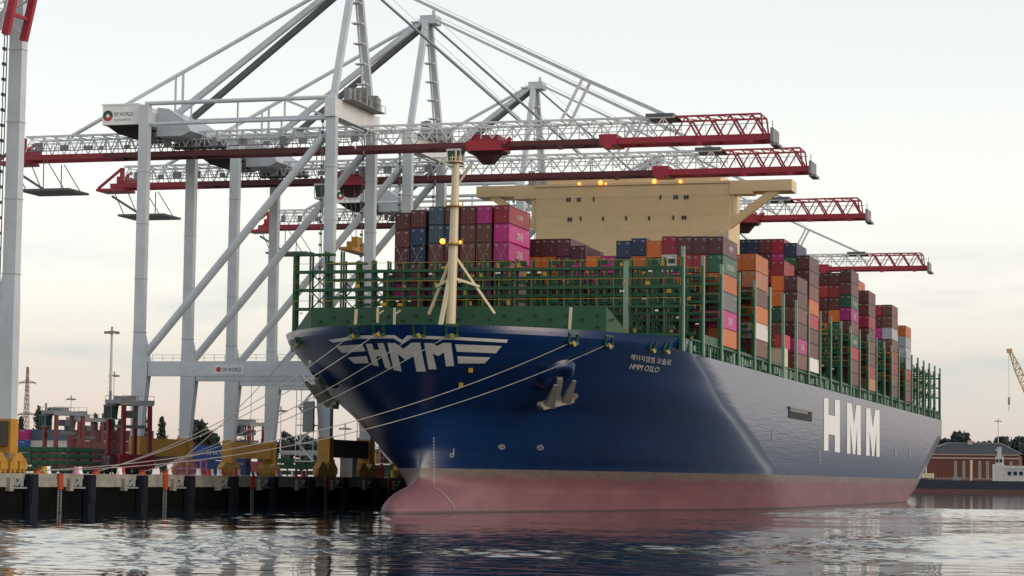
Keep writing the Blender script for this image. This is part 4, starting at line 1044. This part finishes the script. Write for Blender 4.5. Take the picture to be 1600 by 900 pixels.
# ================================================================== THE YARD BEHIND THE QUAY
def atD(x, y, d): return CAM + ray(x, y)*d
def ground(x, d, z=QZ):                            # foot of something standing at column x of the view, d metres away
    lo, hi = 500, 1000
    for _ in range(40):
        m_ = (lo+hi)/2
        if atD(x, m_, d)[2] > z: lo = m_
        else: hi = m_
    p = atD(x, lo, d); return Vector((p[0], p[1], z))
def carrier(label, x, d, rz, scale=1.0, load=False):
    c = thing('straddle_carrier', label, 'straddle carrier', ground(x, d), 'red straddle carriers'); c.rotation_euler.z = rz; c.scale = scale if isinstance(scale, tuple) else (scale,)*3
    RED = M['carrier_red']
    for ex in (-1, 1):
        b_ = MB(); b_.box(ex*2.35-.5, ex*2.35+.5, -4.8, 4.8, 1.1, 3.9); b_.prism([(-5.2,1.0),(-4.2,2.6),(-3,2.3),(-3,1.0)], ex*2.35-.5, ex*2.35+.5, 'x'); b_.build('wheel_beam', RED, c)
        for k in range(4):
            w_ = MB(); yy = -3.75+2.5*k; w_.bar((ex*2.35-.25, yy, .75), (ex*2.35+.25, yy, .75), 1.5, n=14); wo_ = w_.build('wheel', M['black_rubber'], c)
            MB().bar((ex*2.35-.28, yy, .75), (ex*2.35+.28, yy, .75), .7, n=10).build('rim', M['steel_grey'], wo_)
        for ey in (-3.6, 3.6):
            MB().taper((ex*2.35, ey, 2.3), (.75, .95), (ex*2.3, ey, 13.6), (.6, .8)).build('leg', RED, c)
        MB().box(ex*2.3-.32, ex*2.3+.32, -4.4, 4.4, 13.4, 14.3).build('top_beam', M['steel_grey'], c)
    t_ = MB(); t_.box(-2.6, 2.6, -4.6, -3.6, 13.7, 14.5); t_.box(-2.6, 2.6, 3.6, 4.6, 13.7, 14.5); t_.box(-2.2, 2.2, -2.6, -.2, 14.2, 15.2); t_.bar((-1.6,-4,14.5),(-1.6,-4,16.2),.35)
    for k in range(5): t_.bar((-2.6,-4.4+2.2*k,14.3),(-2.6,-4.4+2.2*k,15.3),.08); t_.bar((2.6,-4.4+2.2*k,14.3),(2.6,-4.4+2.2*k,15.3),.08)
    t_.bar((-2.6,-4.5,15.3),(-2.6,4.5,15.3),.08); t_.bar((2.6,-4.5,15.3),(2.6,4.5,15.3),.08); t_.build('top_frame', M['steel_grey'], c)
    cb = MB(); cb.taper((-.5, -4.6, 10.9), (2.0, 1.6), (-.5, -4.6, 13.2), (2.3, 2.0)); co = cb.build('cab', M['glass_green'], c)
    MB().box(-1.8, .8, -5.7, -3.6, 13.2, 13.5).box(-1.7, .7, -5.6, -3.7, 10.6, 10.9).bar((-1.65,-5.55,10.6),(-1.65,-5.55,13.3),.16).bar((.65,-5.55,10.6),(.65,-5.55,13.3),.16).build('cab_frame', M['crane_dark'], co)
    s_ = MB(); s_.box(-1.2, 1.2, -3.2, 3.2, 9.0, 9.6); s_.bar((0,-2,9.6),(0,-2,13.6),.35); s_.bar((0,2,9.6),(0,2,13.6),.35); s_.box(-1.6,1.6,-.8,.8,11,12.4); s_.build('spreader', M['crane_dark'], c)
    MB().sphere((-2.75, -4.4, 2.9), .32).build('marker_lamp', M['lamp_red'], c)
    return c
def carried(x, d, rz, colour, label, sc=1.0):
    g = ground(x, d); c_ = math.cos(rz); s__ = math.sin(rz); o = container(g.x+s__*6.1*sc, g.y-c_*6.1*sc, QZ+1.0, 2.9*sc, colour, label, 'containers hanging in the straddle carriers', rz=rz); o.scale.x = o.scale.y = sc
carried(200, 386, R(-24), 'dark maroon', 'dark maroon container slung low inside the tall carrier', .78)
carried(388, 620, R(-8), 'maroon', 'maroon container slung inside the small far carrier', .95)
carrier('tall red straddle carrier standing in front of the nearest crane leg', 200, 386, R(-24), (.80,.78,.85))
carrier('red straddle carrier behind the green hatch covers at left', 98, 540, R(-30), 1.0)
carrier('red straddle carrier overlapping the left one, nearer the tall carrier', 132, 560, R(-30), (.9,.9,.93))
carrier('small red straddle carrier with white top between two crane legs', 388, 620, R(-8), .98)
carrier('red straddle carrier half hidden under the flare of the bow', 578, 470, R(-24), .55)

# yard containers, broadside on
def yard(x, d, lev, colour, label, grp='containers stored in the yard'):
    g = ground(x, d); return container(g.x, g.y, QZ+.05+2.9*lev, 2.9, colour, label, grp, rz=R(-90))
YC = [(8,['brown','grey','blue','magenta']), (72,['green','brown','white','slate blue']), (136,['brown','maroon','brown','maroon']), (200,['maroon','brown','maroon','maroon']), (264,['brown','maroon','maroon'])]
PL = ['at the left end of the yard row','second from the left in the yard row','in the middle of the yard row','behind the tall carrier in the yard row','right of the tall carrier in the yard row']
for (x, cs), pl_ in zip(YC, PL):
    for i, c_ in enumerate(cs):
        if i < 1: continue
        yard(x-30, 620, i, c_, '%s container, %s tier, %s' % (c_, ORD[i] if i < 3 else 'top', pl_))
for i in (0, 1):
    o = yard(296, 452, i, 'blue', 'blue container %s between two crane feet' % ['on the ground', 'stacked on top'][i], 'blue containers between the cranes')
    if i:
        me = text_mesh('CMA CGM', 1.15, align='CENTER')
        for q in me.vertices: q.co = (1.235, 6.6+q.co.x, 1.1+q.co.y)
        me.materials.append(M['logo_white']); link('lettering', me, o)
for i, c_ in enumerate(['green','maroon']):
    yard(560, 520, i, c_, '%s container seen under the bow beside the hull' % c_)
# stacks of hatch covers
def hatch(x, d, lev, L, m, label):
    g = ground(x, d); a = MB(); a.box(0, L, 0, 9, .35, .95); a.box(.1, L-.1, .05, 8.9, .1, .35)
    n = int(L/1.5)
    for k in range(n): a.box(.4+k*L/n, .6+k*L/n, -.12, 0, .1, .95)
    for k in range(3): a.box(.5+k*(L-1.3)/2, .9+k*(L-1.3)/2, .3, .8, -.22, .1)
    o = a.build('hatch_cover', m, None, (g.x, g.y, QZ+.25+lev*1.19)); return tag(o, label, 'hatch cover', 'hatch covers stacked on the quay')
LV = ['bottom','second','third','top']
for i in range(4): hatch(18, 425, i, 11.6, M['ship_green'], 'green ship hatch cover, %s of the left stack on the quay' % LV[i])
mk('hatch_dark', (.035,.038,.032), .7, .3)
for i in range(4): hatch(114, 440, i, 6.4, M['hatch_dark'], 'dark grey hatch cover, %s of the stack beside the tall carrier' % LV[i])
for i in range(3): hatch(424, 470, i, 10.2, M['ship_green'], 'green ship hatch cover, %s of the right stack near the bow' % LV[i])
hatch(436, 472, 3.4, 8.5, M['boat_white'], 'pale hatch cover lying on the right green stack')
# pink cages and barriers on the quay edge
def cage(x, d, label):
    g = ground(x, d); a = MB(); w_, h_ = 2.3, 2.7
    for (p, q) in [((0,0),(0,h_)),((w_,0),(w_,h_))]:
        for y in (0, 2.2): a.box(p[0]-.14, p[0]+.14, y, y+.28, 0, h_)
    for z in (0, 1.0, h_-.3):
        for y in (0, 2.2): a.box(-.14, w_+.14, y+.01, y+.27, z, z+.3)
    a.box(-.1, .1, .1, 2.3, h_-.25, h_-.02); a.box(w_-.1, w_+.1, .1, 2.3, h_-.25, h_-.02); a.box(.3, w_-.3, .6, 1.8, 0, 1.3)
    tag(a.build('steel_cage', M['pink_paint'], None, g), label, 'cage', 'pink steel cages on the quay')
cage(273, 400, 'pink steel cage on the quay edge, left one of the pair'); cage(294, 400, 'pink steel cage on the quay edge, right one of the pair')
def barrier(x, m1, label, L=1.9, h=.95):
    p = atX(x, 741, -35.0); c = thing('road_barrier', label, 'barrier', (-35.0, p[1], QZ), 'barriers along the quay edge')
    a = MB(); a.prism([(-.3,0),(.3,0),(.14,.4),(.1,h),(-.1,h),(-.14,.4)], 0, L*.5, 'y'); a.build('barrier_block', m1, c)
    b2 = MB(); b2.prism([(-.3,0),(.3,0),(.14,.4),(.1,h),(-.1,h),(-.14,.4)], L*.5+.02, L, 'y'); b2.build('barrier_block', M['white_paint'] if m1 is not M['white_paint'] else M['barrier_red'], c)
for i, (x, mm_, lb) in enumerate([(66,'yellow_paint','yellow and white barrier near the left picture edge'), (116,'pink_paint','pink and white barrier behind the second ladder'), (184,'white_paint','white and red barrier in front of the tall carrier'),
      (308,'white_paint','white and red barrier right of the pink cages'), (324,'barrier_red','red and white barrier before the blue containers'), (341,'white_paint','white and red barrier at the foot of the crane'), (366,'barrier_red','red and white barrier between the crane feet'),
      (432,'pink_paint','pink and white barrier before the right hatch covers'), (456,'white_paint','white and red barrier left of the seaward crane leg'), (472,'barrier_red','red and white barrier against the seaward crane leg')]):
    barrier(x, M[mm_], lb)
for i, (x, m_) in enumerate(((541,'orange_paint'),(596,'orange_paint'),(615,'yellow_paint'))):
    p = atX(x, 741, -35.2); a = MB(); a.bar((0,0,0),(0,0,1.3),1.0,n=12); a.bar((0,0,1.3),(0,0,1.36),1.06,n=12); a.bar((0,0,.45),(0,0,.52),1.05,n=12)
    tag(a.build('drum', M[m_], None, (-35.2,p[1],QZ)), ['orange drum left of the crane leg foot under the bow', 'orange drum by the waterside under the bow', 'yellow drum on the quay closest to the bulb'][i], 'drum', 'drums on the quay edge')
# electrical cabin and gear by the seaward legs
g = ground(531, 392); a = MB(); a.box(0,2.2,0,2.2,0,3.1); a.box(-.1,2.3,-.1,2.3,3.1,3.25); a.box(.3,1.0,-.05,0,.2,2.4)
tag(a.build('switch_cabin', M['boat_white'], None, g), 'white switch cabin on the quay beside the bow', 'cabin')

# light masts, pylon
def light_mast(x, ytop, d, label, heads=4, w_=.5):
    g = ground(x, d); h = atD(x, ytop, d)[2]-QZ; c = thing('light_mast', label, 'light mast', g, 'floodlight masts')
    MB().bar((0,0,0),(0,0,h),w_*1.3,n=8,r2=.5).build('mast_pole', M['boat_white'], c)
    hd = MB(); hd.bar((0,0,h-.3),(0,0,h),2.2,n=10)
    for k in range(heads):
        a = 2*math.pi*k/heads; hd.box(1.7*math.cos(a)-.5, 1.7*math.cos(a)+.5, 1.7*math.sin(a)-.4, 1.7*math.sin(a)+.4, h-.75, h-.15)
    hd.bar((0,0,h),(0,0,h+1.2),.4); hd.build('lamp_head', M['steel_grey'], c)
light_mast(169, 516, 640, 'tall floodlight mast left of the nearest crane leg', 6, .9)
light_mast(174.5, 585, 900, 'shorter floodlight mast just right of the tall mast', 4, .5)
light_mast(108, 622, 1000, 'distant floodlight mast above the left carrier')
light_mast(390, 598, 800, 'thin floodlight mast between the middle crane legs', 4, .4)
light_mast(437, 640, 800, 'thin floodlight mast right of the middle crane legs', 4, .4)
light_mast(538, 668, 800, 'short floodlight mast under the bow flare', 4, .6)
light_mast(557, 640, 700, 'floodlight mast closest to the hull under the bow', 4, .5)
light_mast(1560, 657, 1480, 'floodlight mast behind the brick building', 4, .7)
g = ground(38.5, 1300); s_ = 1300/FPX; py = thing('power_pylon', 'reddish lattice power pylon on the left horizon', 'pylon', g)
h = 165*s_; a = MB(); hw = 5.2*s_
for ex in (-1,1):
    for ey in (-1,1): a.bar((ex*hw,ey*hw,0),(ex*1.2*s_,ey*1.2*s_,h),.30)
n = 12
for i in range(n):
    z0, z1 = h*i/n, h*(i+1)/n; w0, w1 = hw*(1-.77*i/n), hw*(1-.77*(i+1)/n)
    for ey in (-1,1):
        a.bar((-w0,ey*w0,z0),(w1,ey*w1,z1),.17); a.bar((w0,ey*w0,z0),(-w1,ey*w1,z1),.17); a.bar((-w1,ey*w1,z1),(w1,ey*w1,z1),.17)
    for ex in (-1,1): a.bar((ex*w0,-w0,z0),(ex*w1,w1,z1),.17)
a.build('pylon_tower', M['pylon_steel'], py)
for zq in (h*.55, h*.85):
    b_ = MB(); b_.bar((-15*s_,0,zq),(15*s_,0,zq),.6); b_.bar((-15*s_,0,zq),(0,0,zq+4*s_),.4); b_.bar((15*s_,0,zq),(0,0,zq+4*s_),.4)
    for e in (-1,1): b_.bar((e*14*s_,0,zq),(e*14*s_,0,zq-3*s_),.3)
    b_.build('cross_arm', M['pylon_steel'], py)

# ------------------------------------------------------------------ trees
def tree(x, ytop, d, wpx, label, kind='poplar', m='leaf_dark', seed=0, n=1500, z0=QZ):
    r = random.Random(seed*77+5); g = ground(x, d, z0); H = atD(x, ytop, d)[2]-z0; Wd = wpx*d/FPX
    c = thing('tree', label, 'tree', g, 'trees on the skyline')
    tk = MB(); tk.bar((0,0,0),(0,0,H*.85),max(.5,Wd*.07),n=7,r2=.25)
    for k in range(7):
        z = H*(.2+.09*k); a = r.random()*6.28; tk.bar((0,0,z),(Wd*.3*math.cos(a),Wd*.3*math.sin(a),z+H*.13),max(.2,Wd*.02),n=5,r2=.4)
    tk.build('trunk', M['bark'], c)
    cl_ = []
    nc = 34
    for k in range(nc):
        if kind == 'poplar':
            t_ = .06+.9*k/nc; rad = Wd*.5*(math.sin(math.pi*min(1,(t_+.08)))**.6)*(1.0-.38*t_); cr_ = Wd*.24*(1.1-.4*t_)
        else:
            t_ = .22+.72*r.random(); q = (t_-.5)/.5; rad = Wd*.5*math.sqrt(max(.05,1-q*q)); cr_ = Wd*.17
        a = r.random()*6.28; rr_ = rad*math.sqrt(r.random())*.72; cl_.append((rr_*math.cos(a), rr_*math.sin(a), H*t_, cr_*r.uniform(.6,1.15)))
    lf = MB(); sz = max(.55, Wd*.075)
    for k in range(n):
        cx_, cy_, cz_, cr_ = r.choice(cl_); u = Vector((r.gauss(0,1), r.gauss(0,1), r.gauss(0,1))).normalized()*cr_*r.random()**.4; zf = 1.7 if kind == 'poplar' else 1
        p = Vector((cx_+u.x, cy_+u.y, min(H, max(H*.05, cz_+u.z*zf)))); a_ = Vector((r.gauss(0,1), r.gauss(0,1), r.gauss(0,1))).normalized()*sz*r.uniform(.6,1.3); b_ = a_.cross(Vector((r.gauss(0,1), r.gauss(0,1), r.gauss(0,1)))).normalized()*sz*.6
        lf.add([p-a_, p+b_, p+a_, p-b_], [(0,1,2,3)])
    lf.build('crown', M[m], c, fix=False)
TR = [(30,648,850,22,'dark poplar just right of the left crane leg'), (57,634,850,34,'tallest dark poplar left of the far carrier'), (73,636,860,20,'slim poplar touching the far carrier'), (147,643,850,16,'slim poplar right of the far carrier'),
      (160,641,850,20,'slim poplar left of the tall carrier'), (174,651,860,18,'poplar showing through the tall carrier'), (224,648,860,20,'poplar behind the crane leg and the tall carrier'), (251,648,850,27,'lone dark poplar between two crane legs'), (186,654,870,24,'bushy poplar behind the carrier cab')]
for i, (x, y, d, w_, lb) in enumerate(TR): tree(x, y, d, w_, lb, 'poplar', 'leaf_dark', i)
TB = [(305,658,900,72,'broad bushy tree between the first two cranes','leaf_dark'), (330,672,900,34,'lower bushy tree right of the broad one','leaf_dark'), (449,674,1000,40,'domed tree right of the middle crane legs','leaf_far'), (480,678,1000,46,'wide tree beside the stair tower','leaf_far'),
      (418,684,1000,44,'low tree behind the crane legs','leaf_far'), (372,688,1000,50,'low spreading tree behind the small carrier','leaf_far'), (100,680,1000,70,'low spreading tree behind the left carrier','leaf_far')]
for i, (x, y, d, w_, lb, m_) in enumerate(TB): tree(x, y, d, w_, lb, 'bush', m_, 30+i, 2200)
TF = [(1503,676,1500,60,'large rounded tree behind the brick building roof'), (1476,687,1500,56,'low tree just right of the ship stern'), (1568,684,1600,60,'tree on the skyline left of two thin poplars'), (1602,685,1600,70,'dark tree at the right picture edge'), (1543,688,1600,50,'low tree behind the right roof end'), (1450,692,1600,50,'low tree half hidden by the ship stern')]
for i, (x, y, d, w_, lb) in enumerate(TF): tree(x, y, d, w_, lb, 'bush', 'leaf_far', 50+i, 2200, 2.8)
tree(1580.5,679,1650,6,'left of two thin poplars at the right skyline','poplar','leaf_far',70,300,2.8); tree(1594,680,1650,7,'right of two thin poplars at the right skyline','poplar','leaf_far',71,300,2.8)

# ------------------------------------------------------------------ far shore on the right: barge, brick building, harbour crane
BY = 950
def bx(x): return atY(x, 760, BY)[0]
def bz(y, x=1520): return atY(x, y, BY)[2]
bt = thing('cargo_vessel', 'low dark navy cargo vessel with white deckhouse lying past the stern', 'vessel', (bx(1500), BY, 0))
ox = bx(1500)
hl = MB(); prof = [(bx(1380)-ox,7.4),(bx(1436)-ox,7.4),(bx(1450)-ox,6.2),(bx(1640)-ox,6.0),(bx(1660)-ox,6.6),(bx(1655)-ox,1.6),(bx(1385)-ox,1.6)]
hl.prism(prof, 0, 11, 'y'); hl.build('hull', M['boat_navy'], bt)
MB().prism([(bx(1386)-ox,1.6),(bx(1655)-ox,1.6),(bx(1652)-ox,-1),(bx(1392)-ox,-1)], .05, 10.9, 'y').build('bottom', M['boat_red'], bt)
dh = MB(); x0_ = bx(1553)-ox; dh.box(x0_, x0_+5, 2, 9, 6, 14.5); dh.box(x0_+.6, x0_+4.4, 2.5, 8, 14.5, 19); dh.box(x0_+5, x0_+26, 2, 9, 12.6, 14.2); dh.box(x0_+5, x0_+22, 2.5, 8.5, 6, 12.6); dh.box(x0_+1.5,x0_+3.5,4,6,19,24)
do = dh.build('deckhouse', M['boat_white'], bt)
for k in range(5):
    MB().box(x0_+7+k*3, x0_+8.8+k*3, 2.3, 2.52, 9.2, 11.2).build('window', M['glass_dark'], do)
for k in range(2): MB().box(x0_+.9+k*2, x0_+2.3+k*2, 2.3, 2.52, 16, 17.6).build('window', M['glass_dark'], do)
MB().box(bx(1440)-ox, bx(1457)-ox, 1, 8, 7.2, 9.8).build('deck_box', M['tan_paint'], bt)
MB().bar((bx(1446)-ox,3,9.8),(bx(1446)-ox,3,14.5),.8).build('mast', M['boat_white'], bt)
MB().bar((bx(1517)-ox,2,6),(bx(1517)-ox,2,17),1.3,n=8).build('mast', M['tan_paint'], bt)
MB().bar((bx(1552)-ox,1.5,6),(bx(1552)-ox,1.5,15),1.2,n=8).build('mast', M['boat_white'], bt)
rl = MB()
for z in (6.8, 7.4): rl.bar((bx(1452)-ox,.4,z),(bx(1550)-ox,.4,z),.09)
for k in range(18): rl.bar((bx(1452+k*5.6)-ox,.4,6),(bx(1452+k*5.6)-ox,.4,7.4),.09)
rl.build('handrail', M['boat_white'], bt)
MB().box(bx(1488)-ox, bx(1500)-ox, 2, 6, 6, 8).build('deck_box', M['steel_grey'], bt)

GY = 1040
def gx(x): return atY(x, 740, GY)[0]
def gz(y): return atY(1520, y, GY)[2]
bd = thing('brick_building', 'low red brick harbour building with dark hipped roof', 'building', (gx(1520), GY, 2.8)); ox = gx(1520)
x0_, x1_ = gx(1440)-ox, gx(1592)-ox; ze = gz(714)-2.8; zr = gz(692)-2.8; D = 26
wl = MB(); wl.box(x0_, x1_, 0, D, 0, ze); wo_ = wl.build('wall', M['brick'], bd)
tm = MB(); tm.box(x0_-.3, x1_+.3, -.35, 0, ze-1.1, ze-.3); tm.box(x0_-.5, x1_+.5, -.6, 0, ze+.9, ze+1.9); tm.build('cornice', M['stone_trim'], wo_)
MB().box(x0_, x1_, -.02, D, ze, ze+.9).build('frieze', M['brick'], wo_)
rf = MB(); e_ = 1.2; zb = ze+1.9
rf.add([(x0_-e_,-e_,zb),(x1_+e_,-e_,zb),(x1_+e_,D+e_,zb),(x0_-e_,D+e_,zb),(x0_+13,D/2,zr),(x1_-11,D/2,zr)], [(0,1,5,4),(1,2,5),(2,3,4,5),(3,0,4),(3,2,1,0)])
ro = rf.build('roof', M['roof_slate'], bd); rf2 = MB(); rf2.bar((x0_+13,D/2,zr+.1),(x1_-11,D/2,zr+.1),.6); rf2.bar((x0_-e_,-e_,zb+.1),(x0_+13,D/2,zr+.1),.5); rf2.bar((x1_+e_,-e_,zb+.1),(x1_-11,D/2,zr+.1),.5); rf2.build('ridge', M['steel_grey'], ro)
xq = gx(1513)-ox; ch = MB(); ch.box(xq-1.3,xq+1.3,D/2-2,D/2,zr-3,zr+1.6); ch.build('chimney', M['stone_trim'], ro)
xq = gx(1556)-ox; dm = MB(); dm.prism([(xq-3,zr-5.5),(xq+3,zr-5.5),(xq,zr-3.2)], 3.5, 9, 'y'); dm.build('dormer', M['boat_white'], ro)
for x in (1493,1506,1531,1543,1566,1580):
    xq = gx(x)-ox; w_ = MB(); w_.box(xq-.8, xq+.8, -.12, .02, 4.6, ze-2.4); w_.build('window', M['stone_trim'], wo_)
    # pane set into the stone surround
    MB().box(xq-.55, xq+.55, -.16, -.10, 5.0, ze-2.8).build('window_pane', M['steel_grey'], bd)
# harbour crane whose jib comes in from the right
hc = thing('harbour_crane', 'ochre lattice jib of a harbour crane at the right picture edge', 'crane', ground(1652, 1250, 2.8))
o_ = Vector(hc.location)
def hp(x, y): return Vector(atD(x, y, 1250))-o_
A0, A1 = hp(1644, 700), hp(1578, 549)
def lattice(mb, a, b, w_, n, r):
    d = (b-a); up_ = Vector((d.z, 0, -d.x)).normalized(); sd_ = d.normalized().cross(up_)
    prev = None
    for i in range(n+1):
        t_ = i/n; ww = w_*min(1, .35+2.2*min(t_, 1-t_)*1.6) ; c_ = a+d*t_
        q = [c_+up_*ww/2*s1+sd_*ww/2*s2 for s1, s2 in ((1,1),(1,-1),(-1,-1),(-1,1))]
        if prev:
            for k in range(4): mb.bar(prev[k], q[k], r*1.5); mb.bar(prev[k], q[(k+1)%4], r); mb.bar(q[k], q[(k+1)%4], r)
        prev = q
jb = MB(); lattice(jb, A0, A1, 3.4, 16, .28); jo = jb.build('jib', M['jib_tan'], hc)
hd = MB(); hd.box(A1.x-1.7, A1.x+1.2, A1.y-.8, A1.y+.8, A1.z-.8, A1.z+1.4); hd.build('jib_head', M['jib_tan'], jo)
hk = MB(); b_ = hp(1576.5, 628); hk.bar((A1.x-.6,A1.y,A1.z),(b_.x,b_.y,b_.z),.14); hk.bar((b_.x,b_.y,b_.z+2.5),(b_.x,b_.y,b_.z-1.5),1.0); hk.bar((b_.x,b_.y,b_.z-1.5),(b_.x,b_.y,b_.z-5),.3); hk.build('hook', M['steel_grey'], jo)
tw = MB(); tw.bar((0,0,0),(0,0,24),3.2,n=10); tw.box(-4,4,-4,4,16,20); tw.box(-6,6,-5,5,0,3); tw.bar((0,0,24),A0.lerp(A1,.4),.3); tw.bar((0,0,16),A0,2.0); tw.build('tower', M['jib_tan'], hc)
